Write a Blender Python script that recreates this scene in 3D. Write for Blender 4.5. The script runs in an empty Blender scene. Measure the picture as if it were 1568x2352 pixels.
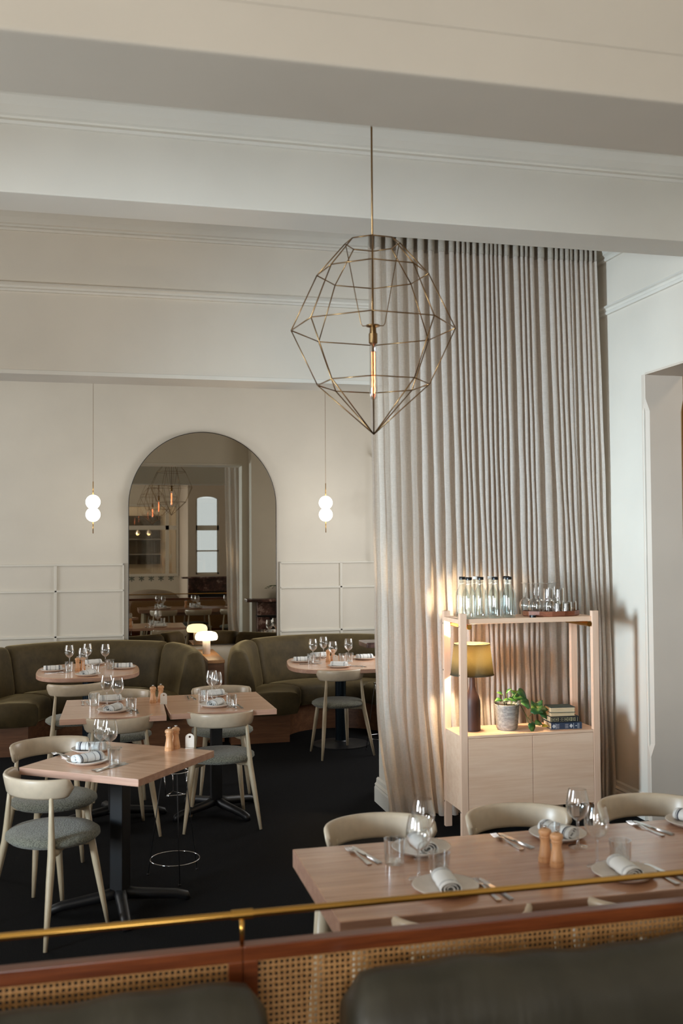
import bpy, bmesh, math, random
from math import sin, cos, pi, radians as R
from mathutils import Vector, Matrix, Euler
C = bpy.context.scene.collection
S = bpy.context.scene

# ------------------------------------------------------------------ camera
YAW, PITCH, ROLL = R(13.7), R(1.8), R(.38)
fw = Vector((sin(YAW)*cos(PITCH), cos(YAW)*cos(PITCH), sin(PITCH)))
r0 = Vector((cos(YAW), -sin(YAW), 0)); u0 = r0.cross(fw)
rr = r0*cos(ROLL) - u0*sin(ROLL); uu = u0*cos(ROLL) + r0*sin(ROLL)
cam = bpy.data.cameras.new('camera'); camo = bpy.data.objects.new('camera', cam); C.objects.link(camo)
M = Matrix((rr, uu, -fw)).transposed().to_4x4(); M.translation = Vector((0, 0, 1.82)); camo.matrix_world = M
cam.sensor_fit = 'HORIZONTAL'; cam.sensor_width = 24; cam.lens = 2300/1568*24
cam.dof.use_dof = True; cam.dof.focus_distance = 7.4; cam.dof.aperture_fstop = 3.2
cam.clip_start = .05
S.camera = camo
# ------------------------------------------------------------------ world, lights, exposure
W = bpy.data.worlds.new('World'); S.world = W; W.use_nodes = True
W.node_tree.nodes['Background'].inputs[0].default_value = (.80, .90, 1, 1)
W.node_tree.nodes['Background'].inputs[1].default_value = 2.2
def area(name, loc, direction, sx, sy, power, col, spread=180):
    l = bpy.data.lights.new(name, 'AREA'); l.shape = 'RECTANGLE'; l.size = sx; l.size_y = sy
    l.energy = power; l.color = col; l.spread = R(spread)
    o = bpy.data.objects.new(name, l); C.objects.link(o); o.location = loc
    o.rotation_euler = Vector(direction).to_track_quat('-Z', 'Y').to_euler()
    return o
DAY = (.78, .90, 1.0)
area('window_light_dining', (-4.15, 2.35, 2.05), (1, .50, -.02), .75, 1.3, 46, (.62, .82, 1), 42)
area('window_bounce_dining', (-4.12, 2.35, 1.25), (1, .25, .55), .8, .6, 115, (.90, .96, 1))
area('window_bounce_rear', (-4.15, -1.2, 1.4), (1, .30, .45), 1.6, 1.0, 110, (1, .985, .955))
area('window_light_behind', (-.9, -3.85, 1.4), (.12, 1, .10), 2.4, 1.2, 90, (.94, .97, 1))  # added fill lamp behind the camera; the rear wall has no window there
area('window_light_alcove_left', (-3.85, 8.6, 1.6), (1, .0, .12), 1.5, 1.5, 58, (.97, .98, 1))
area('window_light_alcove_right', (3.42, 8.7, 1.9), (-1, 0, -.1), 1.2, 1.6, 34, (.97, .98, 1))
S.view_settings.view_transform = 'Standard'; S.view_settings.look = 'None'
S.view_settings.exposure = -0.02; S.view_settings.gamma = 1; S.view_settings.use_curve_mapping = False

# ------------------------------------------------------------------ materials
def lin(c): return tuple(((v/255)/12.92 if v/255 <= .04045 else ((v/255+.055)/1.055)**2.4) for v in c) + (1,)
def nmat(name):
    m = bpy.data.materials.new(name); m.use_nodes = True
    nt = m.node_tree; return m, nt, nt.nodes['Principled BSDF']
def setp(b, **k):
    for a, v in k.items(): b.inputs[a.replace('_', ' ')].default_value = v
def coords(nt, scale=(1, 1, 1)):
    tc = nt.nodes.new('ShaderNodeTexCoord'); mp = nt.nodes.new('ShaderNodeMapping'); mp.inputs['Scale'].default_value = scale
    nt.links.new(tc.outputs['Object'], mp.inputs['Vector']); return mp.outputs[0]
def noise(nt, vec, scale, detail=3, rough=.5):
    n = nt.nodes.new('ShaderNodeTexNoise'); n.inputs['Scale'].default_value = scale; n.inputs['Detail'].default_value = detail
    n.inputs['Roughness'].default_value = rough; nt.links.new(vec, n.inputs['Vector']); return n.outputs[0]
def ramp(nt, fac, stops):
    r = nt.nodes.new('ShaderNodeValToRGB'); nt.links.new(fac, r.inputs[0])
    while len(r.color_ramp.elements) < len(stops): r.color_ramp.elements.new(.5)
    for e, (p, c) in zip(r.color_ramp.elements, stops): e.position = p; e.color = c
    return r.outputs[0]
def bump(nt, b, h, strength=.2, dist=.002):
    n = nt.nodes.new('ShaderNodeBump'); n.inputs['Strength'].default_value = strength; n.inputs['Distance'].default_value = dist
    nt.links.new(h, n.inputs['Height']); nt.links.new(n.outputs[0], b.inputs['Normal'])
def math_(nt, op, a, b=None, c=None):
    n = nt.nodes.new('ShaderNodeMath'); n.operation = op
    for i, v in enumerate((a, b, c)):
        if v is None: continue
        if isinstance(v, (int, float)): n.inputs[i].default_value = v
        else: nt.links.new(v, n.inputs[i])
    return n.outputs[0]
def paint(name, col, rough=.75, var=.03, bs=.08):
    m, nt, b = nmat(name); v = coords(nt); f = noise(nt, v, 2.5, 4)
    c = lin(col); d = tuple(x*(1-var*2) for x in c[:3]) + (1,)
    nt.links.new(ramp(nt, f, [(.3, d), (.7, c)]), b.inputs['Base Color']); setp(b, Roughness=rough)
    bump(nt, b, noise(nt, v, 90, 3), bs, .001); return m
def wood(name, c1, c2, axis=0, rough=.35, sc=1, coat=.0, bs=.05):
    m, nt, b = nmat(name); s = [14*sc]*3; s[axis] = 1.1*sc
    v = coords(nt, s); f = noise(nt, v, 2.2, 6, .6)
    s2 = [60*sc]*3; s2[axis] = 2.5*sc; g = noise(nt, coords(nt, s2), 2.5, 3, .6)
    mixf = math_(nt, 'ADD', math_(nt, 'MULTIPLY', f, .65), math_(nt, 'MULTIPLY', g, .35))
    nt.links.new(ramp(nt, mixf, [(.36, lin(c1)), (.5, lin(tuple((a+b_)/2 for a, b_ in zip(c1, c2)))), (.64, lin(c2))]), b.inputs['Base Color'])
    setp(b, Roughness=rough, Coat_Weight=coat, Coat_Roughness=.15); bump(nt, b, g, bs, .001); return m
def metal(name, col, rough=.25):
    m, nt, b = nmat(name); setp(b, Base_Color=lin(col), Metallic=1, Roughness=rough)
    bump(nt, b, noise(nt, coords(nt), 200, 2), .03, .0005); return m
def plain(name, col, rough=.5, **k):
    m, nt, b = nmat(name); v = coords(nt); f = noise(nt, v, 30, 2); c = lin(col); d = tuple(x*.9 for x in c[:3]) + (1,)
    nt.links.new(ramp(nt, f, [(.3, d), (.7, c)]), b.inputs['Base Color']); setp(b, Roughness=rough, **k); return m
def emit(name, col, st):
    m, nt, b = nmat(name); setp(b, Base_Color=lin(col), Emission_Color=lin(col), Emission_Strength=st, Roughness=.4); return m
def glass(name, tint=(.965, .975, .97), extra=.04, ior=3.5, mul=1.0):
    m = bpy.data.materials.new(name); m.use_nodes = True; nt = m.node_tree; nt.nodes.clear()
    out = nt.nodes.new('ShaderNodeOutputMaterial'); mx = nt.nodes.new('ShaderNodeMixShader')
    t = nt.nodes.new('ShaderNodeBsdfTransparent'); t.inputs[0].default_value = tint + (1,)
    g = nt.nodes.new('ShaderNodeBsdfGlossy'); g.inputs['Roughness'].default_value = .02; g.inputs[0].default_value = (1, 1, 1, 1)
    fr = nt.nodes.new('ShaderNodeLayerWeight'); fr.inputs[0].default_value = .5
    f = math_(nt, 'MINIMUM', math_(nt, 'ADD', math_(nt, 'MULTIPLY', math_(nt, 'POWER', fr.outputs[1], ior), mul), extra), 1)
    nt.links.new(f, mx.inputs[0]); nt.links.new(t.outputs[0], mx.inputs[1]); nt.links.new(g.outputs[0], mx.inputs[2])
    nt.links.new(mx.outputs[0], out.inputs[0]); return m
m_wall = paint('warm_white_paint', (224, 214, 198))
m_wall2 = paint('alcove_white_paint', (222, 216, 203))
m_ceil = paint('ceiling_paint', (222, 214, 200))
m_trim = paint('trim_paint', (228, 221, 208), .5)
m_panel = paint('panelling_paint', (222, 218, 206), .45, .01, .03)
m_jamb = paint('jamb_paint', (212, 196, 178), .7)
m_ochre = paint('ochre_paint', (196, 150, 80), .7)
m_carpet, nt, b = nmat('black_carpet'); v = coords(nt); f = noise(nt, v, 260, 3)
nt.links.new(ramp(nt, f, [(.35, lin((17, 17, 18))), (.7, lin((36, 36, 37)))]), b.inputs['Base Color']); setp(b, Roughness=1, Specular_IOR_Level=.08)
bump(nt, b, f, .6, .006)
m_oak = wood('pale_oak', (202, 154, 122), (228, 186, 154), 0, .26, 1, .25)
m_oak_edge = wood('oak_edge', (176, 134, 112), (202, 160, 136), 0, .4)
m_oak_long = wood('brown_oak', (164, 114, 84), (204, 154, 118), 0, .2, .8, .55)
m_oak_long_edge = wood('brown_oak_edge', (150, 112, 92), (184, 146, 124), 0, .4)
m_birch = wood('pale_birch_ply', (230, 188, 154), (243, 208, 178), 0, .42, .7)
m_birch_v = wood('pale_birch_post', (230, 188, 156), (242, 206, 178), 2, .42, .7)
m_beech = wood('orange_beech', (206, 150, 104), (228, 176, 128), 2, .4, 3)
m_mahog = wood('red_mahogany', (92, 42, 18), (134, 70, 34), 0, .28, 1.2, .3)
m_walnut = wood('walnut', (112, 64, 44), (150, 92, 64), 0, .3, 2, .2)
m_boothwood = wood('booth_oak', (104, 68, 46), (136, 94, 64), 0, .4)
m_chair = plain('putty_lacquer', (206, 187, 161), .32)
m_leg = wood('putty_lacquered_leg', (190, 172, 142), (206, 190, 162), 2, .38, 2)
m_brass = metal('brushed_brass', (206, 160, 82), .24)
m_oldbrass = metal('aged_brass', (142, 110, 72), .34)
m_steel = metal('stainless_steel', (200, 200, 200), .18)
m_chrome = metal('chrome_wire', (210, 210, 212), .12)
m_black = plain('black_powder_coat', (20, 20, 22), .45)
m_blackgloss = plain('black_plastic', (16, 16, 18), .3)
m_bluetube = plain('dark_blue_tube', (30, 44, 54), .3, Metallic=.6)
m_velvet, nt, b = nmat('olive_velvet'); v = coords(nt); f = noise(nt, v, 5, 5, .7)
nt.links.new(ramp(nt, f, [(.3, lin((64, 54, 35))), (.72, lin((94, 80, 52)))]), b.inputs['Base Color'])
setp(b, Roughness=.62, Sheen_Weight=.75, Sheen_Roughness=.35, Sheen_Tint=lin((190, 172, 128)), Specular_IOR_Level=.25)
bump(nt, b, noise(nt, v, 7, 3), .25, .02)
m_leather, nt, b = nmat('olive_leather'); v = coords(nt); f = noise(nt, v, 6, 4)
nt.links.new(ramp(nt, f, [(.3, lin((52, 49, 39))), (.7, lin((66, 62, 50)))]), b.inputs['Base Color']); setp(b, Roughness=.42)
bump(nt, b, noise(nt, coords(nt, (5, 1.5, 1.5)), 1.6, 3, .5), .35, .03)
m_boucle, nt, b = nmat('grey_green_boucle'); v = coords(nt)
vo = nt.nodes.new('ShaderNodeTexVoronoi'); vo.inputs['Scale'].default_value = 190; nt.links.new(v, vo.inputs['Vector'])
nt.links.new(ramp(nt, vo.outputs[0], [(.1, lin((158, 158, 142))), (.7, lin((92, 92, 80)))]), b.inputs['Base Color'])
setp(b, Roughness=.95, Sheen_Weight=.3); bump(nt, b, vo.outputs[0], .7, -.004)
m_china = plain('cream_stoneware', (230, 218, 206), .35)
m_china_rim = plain('cream_stoneware_rim', (240, 233, 224), .3)
m_card = plain('white_card', (226, 214, 200), .6)
m_glass = glass("clear_glass", (.935, .948, .95), .11, 1.5, .9)
m_glass_b = glass('bottle_glass', (.88, .94, .95), .11, 2.0, .7)
m_globe = emit('opal_globe', (255, 246, 230), 5)
m_mush = emit('opal_lamp_shade', (255, 226, 176), 4.5)
m_fila = emit('glowing_filament', (255, 130, 76), 14)
m_kbulb = emit('kitchen_bulb', (255, 210, 140), 8)
m_marble = wood('white_marble', (214, 204, 196), (236, 230, 224), 2, .3, .3)
m_redmarble, nt, b = nmat('brown_marble'); v = coords(nt); f = noise(nt, v, 5, 8, .75)
nt.links.new(ramp(nt, f, [(.4, lin((52, 34, 30))), (.56, lin((104, 72, 64))), (.62, lin((190, 160, 150))), (.66, lin((80, 52, 46)))]), b.inputs['Base Color']); setp(b, Roughness=.25)
m_brownceramic = plain('dark_brown_ceramic', (62, 38, 30), .5)
m_pot = wood('grey_ribbed_ceramic', (116, 114, 110), (176, 173, 166), 0, .6, 2.5, 0, .3)
m_soil = plain('soil', (40, 30, 24), .95)
m_stem = plain('plant_stem', (96, 110, 50), .6)
m_leaf, nt, b = nmat('pothos_leaf'); v = coords(nt)
nt.links.new(ramp(nt, noise(nt, v, 26, 3), [(.38, lin((32, 74, 36))), (.56, lin((54, 102, 44))), (.74, lin((142, 156, 78)))]), b.inputs['Base Color']); setp(b, Roughness=.35)
m_fern = plain('fern_green', (46, 74, 36), .6)
m_clothblack = plain('book_black_cloth', (30, 31, 34), .6)
m_navy = plain('book_navy_cloth', (44, 58, 78), .55)
m_green = plain('book_green_cloth', (44, 66, 64), .6)
m_tan = plain('book_tan_cloth', (196, 172, 132), .6)
m_pages = wood('book_pages', (196, 168, 128), (222, 198, 160), 0, .8, 3)
m_gold = plain('gilt_ornament', (200, 186, 140), .4)
m_silver = plain('silver_ornament', (206, 208, 206), .4)
m_ink = plain('grey_stencil', (120, 124, 114), .8)
def linen(name, trl, trn):
    m, nt, b = nmat(name); nt.nodes.remove(b)
    out = nt.nodes['Material Output']; df = nt.nodes.new('ShaderNodeBsdfDiffuse'); tl = nt.nodes.new('ShaderNodeBsdfTranslucent'); tp = nt.nodes.new('ShaderNodeBsdfTransparent')
    v = coords(nt, (1, 1, .12)); f = noise(nt, v, 260, 2, .6); v2 = coords(nt, (.15, .15, 1)); f2 = noise(nt, v2, 300, 2, .6)
    ff = math_(nt, 'MULTIPLY', math_(nt, 'ADD', f, f2), .5)
    col = ramp(nt, ff, [(.35, lin((218, 205, 191))), (.65, lin((236, 225, 213)))])
    nt.links.new(col, df.inputs[0]); nt.links.new(col, tl.inputs[0])
    a = nt.nodes.new('ShaderNodeMixShader'); a.inputs[0].default_value = trl; nt.links.new(df.outputs[0], a.inputs[1]); nt.links.new(tl.outputs[0], a.inputs[2])
    c_ = nt.nodes.new('ShaderNodeMixShader'); c_.inputs[0].default_value = trn; nt.links.new(a.outputs[0], c_.inputs[1]); nt.links.new(tp.outputs[0], c_.inputs[2]); nt.links.new(c_.outputs[0], out.inputs[0])
    return m
m_linen = linen('natural_linen', .42, .07); m_sheer = linen('natural_linen_sheer', .55, .30)
def cloth(name, col, trans, tcol=None):
    m, nt, b = nmat(name); nt.nodes.remove(b); out = nt.nodes['Material Output']
    df = nt.nodes.new('ShaderNodeBsdfDiffuse'); tl = nt.nodes.new('ShaderNodeBsdfTranslucent')
    f = noise(nt, coords(nt, (1, 1, 6)), 120, 2, .6); c = lin(col); d = tuple(x*.7 for x in c[:3]) + (1,)
    cc = ramp(nt, f, [(.3, d), (.7, c)]); nt.links.new(cc, df.inputs[0])
    if tcol: tl.inputs[0].default_value = lin(tcol)
    else: nt.links.new(cc, tl.inputs[0])
    a = nt.nodes.new('ShaderNodeMixShader'); a.inputs[0].default_value = trans
    nt.links.new(df.outputs[0], a.inputs[1]); nt.links.new(tl.outputs[0], a.inputs[2]); nt.links.new(a.outputs[0], out.inputs[0]); return m
m_shade = cloth('grey_linen_shade', (112, 106, 88), .4, (136, 126, 96))
# cane: woven strands with see-through holes
m_cane, nt, b = nmat('woven_cane'); tc = nt.nodes.new('ShaderNodeTexCoord'); sp = nt.nodes.new('ShaderNodeSeparateXYZ'); nt.links.new(tc.outputs['Object'], sp.inputs[0])
P = .0137
def frac(o): return math_(nt, 'SUBTRACT', math_(nt, 'FRACT', math_(nt, 'DIVIDE', math_(nt, 'ADD', o, 10), P)), .5)
fx, fz = frac(sp.outputs[0]), frac(sp.outputs[2])
d2 = math_(nt, 'ADD', math_(nt, 'MULTIPLY', fx, fx), math_(nt, 'MULTIPLY', fz, fz))
hole = math_(nt, 'LESS_THAN', d2, .098)
wv = noise(nt, coords(nt), 160, 2)
nt.links.new(ramp(nt, wv, [(.3, lin((168, 118, 66))), (.7, lin((206, 156, 98)))]), b.inputs['Base Color']); setp(b, Roughness=.5)
nt.links.new(math_(nt, 'SUBTRACT', 1, hole), b.inputs['Alpha']); bump(nt, b, d2, .8, .003)
# striped napkin
def napkin_mat(name, dark, wide):
    m, nt, b = nmat(name); tc = nt.nodes.new('ShaderNodeTexCoord'); sp = nt.nodes.new('ShaderNodeSeparateXYZ'); nt.links.new(tc.outputs['Object'], sp.inputs[0])
    x = math_(nt, 'ABSOLUTE', sp.outputs[0]); acc = None
    for c0, w in wide:
        s = math_(nt, 'LESS_THAN', math_(nt, 'ABSOLUTE', math_(nt, 'SUBTRACT', x, c0)), w); acc = s if acc is None else math_(nt, 'MAXIMUM', acc, s)
    nt.links.new(ramp(nt, acc, [(0, lin((238, 238, 236))), (1, lin(dark))]), b.inputs['Base Color']); setp(b, Roughness=.9)
    bump(nt, b, noise(nt, coords(nt), 300, 2), .3, .001); return m
m_nap = napkin_mat('striped_white_linen', (62, 68, 82), [(.050, .0035), (.058, .0015), (.022, .0012)])
m_nap2 = napkin_mat('fine_striped_white_linen', (110, 112, 118), [(.056, .0018), (.048, .0012)])
# bronze mirror
m_mirror, nt, b = nmat('bronze_mirror_glass'); setp(b, Base_Color=lin((166, 161, 150)), Metallic=1, Roughness=.0)
m_lacq = plain('dark_metal_edge', (34, 28, 24), .35)

# ------------------------------------------------------------------ mesh helpers
def finish(name, bm, mat, parent=None, smooth=False, mods=None, loc=None):
    bmesh.ops.recalc_face_normals(bm, faces=bm.faces)
    me = bpy.data.meshes.new(name); bm.to_mesh(me); bm.free()
    for m in (mat if isinstance(mat, (list, tuple)) else [mat]): me.materials.append(m)
    if smooth:
        for p in me.polygons: p.use_smooth = True
        if smooth == 'auto':
            try: me.set_sharp_from_angle(angle=R(38))
            except Exception: pass
    o = bpy.data.objects.new(name, me); C.objects.link(o)
    if parent is not None: o.parent = parent
    if loc: o.location = loc
    return o
def box(bm, x0, x1, y0, y1, z0, z1, bev=0, mi=0):
    r = bmesh.ops.create_cube(bm, size=1); vs = r['verts']
    for v in vs: v.co = Vector(((x0+x1)/2+v.co.x*(x1-x0), (y0+y1)/2+v.co.y*(y1-y0), (z0+z1)/2+v.co.z*(z1-z0)))
    fs = set(f for v in vs for f in v.link_faces)
    for f in fs: f.material_index = mi
    if bev:
        es = list(set(e for v in vs for e in v.link_edges)); bmesh.ops.bevel(bm, geom=es, offset=bev, segments=2, affect='EDGES', profile=.6)
def ring(bm, pts): return [bm.verts.new(p) for p in pts]
def loft(bm, rings, cap=True, closed=False, mi=0):
    n = len(rings[0]); k = len(rings); fs = []
    for i in range(k if closed else k-1):
        a, b2 = rings[i], rings[(i+1) % k]
        for j in range(n): fs.append(bm.faces.new((a[j], a[(j+1) % n], b2[(j+1) % n], b2[j])))
    if cap and not closed: fs.append(bm.faces.new(rings[0][::-1])); fs.append(bm.faces.new(rings[-1]))
    for f in fs: f.material_index = mi
def tube(bm, pts, rad, n=8, closed=False, cap=True, flat=1.0, mi=0):
    pts = [Vector(p) for p in pts]; rs = []; k = len(pts); nrm = None
    for i, p in enumerate(pts):
        if closed: t = pts[(i+1) % k]-pts[i-1]
        else: t = pts[min(i+1, k-1)]-pts[max(i-1, 0)]
        t.normalize()
        if nrm is None:
            nrm = t.cross(Vector((0, 0, 1)));
            if nrm.length < .05: nrm = t.cross(Vector((1, 0, 0)))
        nrm = (nrm - t*nrm.dot(t)).normalized(); bi = t.cross(nrm)
        r = rad[i] if isinstance(rad, (list, tuple)) else rad
        rs.append(ring(bm, [p+nrm*(cos(2*pi*j/n)*r)+bi*(sin(2*pi*j/n)*r*flat) for j in range(n)]))
    loft(bm, rs, cap, closed, mi)
def lathe(bm, prof, n=24, c=(0, 0, 0), mi=0, cap=True):
    rs = [ring(bm, [(c[0]+r*cos(2*pi*j/n), c[1]+r*sin(2*pi*j/n), c[2]+z) for j in range(n)]) for r, z in prof]
    loft(bm, rs, cap, False, mi)
def extrude_x(bm, prof, x0, x1, mi=0):
    loft(bm, [ring(bm, [(x, y, z) for y, z in prof]) for x in (x0, x1)], True, False, mi)
def extrude_y(bm, prof, y0, y1, mi=0):
    loft(bm, [ring(bm, [(x, y, z) for x, z in prof]) for y in (y0, y1)], True, False, mi)
def extrude_z(bm, prof, z0, z1, mi=0):
    loft(bm, [ring(bm, [(x, y, z) for x, y in prof]) for z in (z0, z1)], True, False, mi)
def flat_shape(name, outlines, thick, mat, parent=None):     # outlines in XY filled with holes, thickness in Z
    cu = bpy.data.curves.new(name, 'CURVE'); cu.dimensions = '2D'; cu.fill_mode = 'BOTH'; cu.extrude = thick/2
    for ol in outlines:
        s = cu.splines.new('POLY'); s.points.add(len(ol)-1)
        for p, q in zip(s.points, ol): p.co = (q[0], q[1], 0, 1)
        s.use_cyclic_u = True
    t = bpy.data.objects.new(name, cu); C.objects.link(t); dg = bpy.context.evaluated_depsgraph_get()
    me = bpy.data.meshes.new_from_object(t.evaluated_get(dg)); bpy.data.objects.remove(t); bpy.data.curves.remove(cu)
    me.materials.clear(); me.materials.append(mat); me.name = name
    o = bpy.data.objects.new(name, me); C.objects.link(o); o.parent = parent; return o
def empty(name, loc=(0, 0, 0), rz=0):
    o = bpy.data.objects.new(name, None); C.objects.link(o); o.location = loc; o.rotation_euler = (0, 0, rz); o.empty_display_size = .05; return o
def tag(o, label, cat, group=None):
    o['label'] = label; o['category'] = cat
    if group: o['group'] = group
    return o
def struct(o): o['kind'] = 'structure'; return o
def copy_tree(o, parent=None):
    c = o.copy(); C.objects.link(c); c.parent = parent
    for ch in o.children: copy_tree(ch, c)
    return c
used = set()
GROUPS = {'chair': 'putty dining chairs', 'wine glass': 'stemmed wine glasses', 'tumbler': 'water tumblers', 'grinder': 'beech grinders', 'plate': 'cream side plates', 'napkin': 'rolled napkins', 'knife': 'steel knives', 'fork': 'steel forks', 'table card': 'white tag cards', 'bottle': 'water bottles on the shelf unit', 'stand': 'wire stands'}
def put(proto, loc, rz=0, label='', cat='', group=None):
    group = group or GROUPS.get(cat)
    o = proto if proto.name not in used else None
    if o is None: o = copy_tree(proto)
    used.add(proto.name); used.add(o.name)
    o.location = loc; o.rotation_euler = (0, 0, rz)
    for k in ('label', 'category', 'group'):
        if k in o: del o[k]
    tag(o, label, cat, group); return o

# ------------------------------------------------------------------ setting
XL, XR, YB, W3, W3b, ZC = -4.0, 3.5, 10.3, 6.55, 6.85, 4.15
bm = bmesh.new(); box(bm, XL-.2, XR+3, -4.2, YB+.2, -.1, 0); struct(finish('floor', bm, m_carpet))
bm = bmesh.new(); box(bm, XL-.2, XR+3, -4.2, YB+.2, ZC, ZC+.1); struct(finish('ceiling', bm, m_ceil))
bm = bmesh.new(); box(bm, XL, XR, YB, YB+.2, 0, ZC); struct(finish('wall_back', bm, m_wall2))
# alcove front wall with wide opening
OX, OZ = 1.93, 2.925
bm = bmesh.new(); box(bm, XL, XR, W3, W3b, OZ, ZC); box(bm, OX, XR, W3, W3b, 0, OZ); box(bm, XL, XL+.5, W3, W3b, 0, OZ)
struct(finish('wall_middle', bm, m_wall))
# left wall with windows
def wall_x(name, x0, x1, y0, y1, holes, mat):
    bm = bmesh.new(); ys = sorted(set([y0, y1]+[h[0] for h in holes]+[h[1] for h in holes]))
    for a, b_ in zip(ys, ys[1:]):
        h = [h for h in holes if h[0] <= a and h[1] >= b_]
        if not h: box(bm, x0, x1, a, b_, 0, ZC)
        else:
            if h[0][2] > 0: box(bm, x0, x1, a, b_, 0, h[0][2])
            box(bm, x0, x1, a, b_, h[0][3], ZC)
    return struct(finish(name, bm, mat))
wall_x('wall_left', XL-.35, XL, -4.2, YB, [(-2.1, -.3, .9, 3.1), (1.85, 2.85, .9, 3.1), (7.7, 9.5, .9, 2.8)], m_wall)
DY0, DY1, DZ = 4.3, 5.92, 2.92
wall_x('wall_right', XR, XR+.275, -4.2, YB, [(DY0, DY1, 0, DZ)], m_wall)
wn = [0]
def sash(x, y0, y1, z0, z1):
    wn[0] += 1; bm = bmesh.new(); t = .035
    for a, b_, c, d in ((y0, y0+t, z0, z1), (y1-t, y1, z0, z1), (y0, y1, z0, z0+t), (y0, y1, z1-t, z1), ((y0+y1)/2-.012, (y0+y1)/2+.012, z0, z1), (y0, y1, z0+(z1-z0)*.66, z0+(z1-z0)*.66+.03)):
        box(bm, x-.02, x+.02, a, b_, c, d)
    f = struct(finish('window_%d' % wn[0], bm, m_trim)); bm = bmesh.new(); box(bm, x-.004, x+.004, y0+t, y1-t, z0+t, z1-t)
    finish('pane', bm, m_glass, f)
sash(XL-.28, -2.1, -.3, .9, 3.1); sash(XL-.28, 1.85, 2.85, .9, 3.1); sash(XL-.28, 7.7, 9.5, .9, 2.8)
# doorway reveal with stopped chamfer on its far jamb
def jamb_prof(ch): # polygon in XY; occupies reveal surface near Y=DY1
    x0, x1, y = XR-.004, XR+.279, DY1
    return [(x0, y+.02), (x0, y-.02+ch), (x0+ch, y-.02), (x1-ch*.6, y-.02), (x1, y-.02+ch*.6), (x1, y+.02)]
bm = bmesh.new(); zs = [(0, .004), (.42, .004), (.50, .034), (2.68, .034), (2.76, .004), (DZ, .004)]
loft(bm, [ring(bm, [(x, y, z) for x, y in jamb_prof(c)]) for z, c in zs]); struct(finish('door_1', bm, m_jamb))
bm = bmesh.new(); box(bm, XR-.002, XR+.277, DY0, DY1-.02, DZ-.004, DZ+.01); struct(finish('trim_1', bm, m_jamb))
bm = bmesh.new(); box(bm, XR+2.4, XR+2.6, -4, YB, 0, ZC); struct(finish('wall_corridor', bm, m_ochre))
bm = bmesh.new(); box(bm, XR+.275, XR+2.4, 8.4, 8.6, 0, ZC); struct(finish('wall_corridor_end', bm, m_ochre))
# cornices, picture rails, beams
def cornice(y, dirn, z):   # runs along X on a face at y, projecting in -Y*dirn
    s = -dirn
    pr = [(0, z), (.018, z), (.026, z+.012), (.018, z+.026), (.022, z+.034), (.04, z+.04), (.05, z+.075), (.075, z+.11), (.09, z+.115), (.09, z+.14), (.115, z+.15), (.115, z+.185), (.14, z+.2), (.14, z+.235), (.17, z+.25), (.17, ZC), (0, ZC)]
    bm = bmesh.new(); extrude_x(bm, [(y+s*a, b_) for a, b_ in pr], XL, XR); return bm
tn = [1]
def trim(bm, mat=None, smooth=False):
    tn[0] += 1; return struct(finish('trim_%d' % tn[0], bm, mat or m_trim, None, smooth))
trim(cornice(W3, 1, 3.80))
b2n, b2f, b2z = 4.80, 5.07, 3.45
bm = bmesh.new(); box(bm, XL, XR, b2n, b2f, b2z, ZC, .006); trim(bm, m_ceil)
trim(cornice(b2n, 1, 3.765))
bm = bmesh.new(); box(bm, XL, XR, 2.17, 2.475, 2.9, ZC, .008); trim(bm, m_ceil)
bm = bmesh.new(); box(bm, XL, XR, 2.166, 2.175, 3.02, 3.6, .003); trim(bm, m_ceil)
bm = bmesh.new(); extrude_x(bm, [(W3+.003, 3.415), (W3-.016, 3.418), (W3-.02, 3.43), (W3-.012, 3.44), (W3-.018, 3.452), (W3-.034, 3.46), (W3-.03, 3.47), (W3+.003, 3.472)], XL, XR); trim(bm)
def rail_x(z0, z1, y0, y1):
    bm = bmesh.new(); d = z1-z0
    extrude_y(bm, [(XR+.003, z0), (XR-.016, z0+.003), (XR-.02, z0+d*.3), (XR-.012, z0+d*.5), (XR-.02, z0+d*.7), (XR-.034, z0+d*.8), (XR-.03, z1), (XR+.003, z1)], y0, y1); trim(bm)
rail_x(3.418, 3.478, -4, W3)
bm = bmesh.new(); pr = [(0, 3.80), (.018, 3.80), (.026, 3.812), (.018, 3.826), (.04, 3.84), (.05, 3.875), (.09, 3.915), (.09, 3.94), (.14, 4.0), (.17, 4.05), (.17, ZC), (0, ZC)]
extrude_y(bm, [(XR-a, b_) for a, b_ in pr], b2f, W3); trim(bm)
# window-side edge strip of the opening
bm = bmesh.new(); box(bm, XL, OX, W3-.006, W3b+.006, OZ-.028, OZ, .004); trim(bm, m_trim)
# baseboards
def base_prof(o, s): return [(o, 0), (o+s*.028, 0), (o+s*.028, .10), (o+s*.022, .112), (o+s*.026, .122), (o+s*.014, .135), (o+s*.012, .16), (o, .17)]
bm = bmesh.new(); extrude_y(bm, base_prof(XR, -1), DY1+.02, W3); struct(finish('baseboard_right', bm, m_trim))
bm = bmesh.new(); extrude_x(bm, base_prof(W3, -1), OX+.0005, XR)
extrude_y(bm, base_prof(OX, -1), W3-.028, W3b+.028); struct(finish('baseboard_middle', bm, m_trim))
bm = bmesh.new(); extrude_x(bm, base_prof(YB, -1), XL, XR); struct(finish('baseboard_back', bm, m_trim))
# wall panelling on the alcove back wall
bm = bmesh.new()
def mould(x0, x1, z0, z1): box(bm, x0, x1, YB-.016, YB+.002, z0, z1, .004)
for z in (1.625, 1.365, .915):
    mould(XL, .262, z-.011, z+.011); mould(1.845, XR, z-.011, z+.011)
for x in (-2.3, -1.35, -.40, 2.50): mould(x-.013, x+.013, .1, 1.625)
for x in (.255, 1.85): mould(x-.008, x+.008, .1, 1.636)
trim(bm, m_panel)
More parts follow.
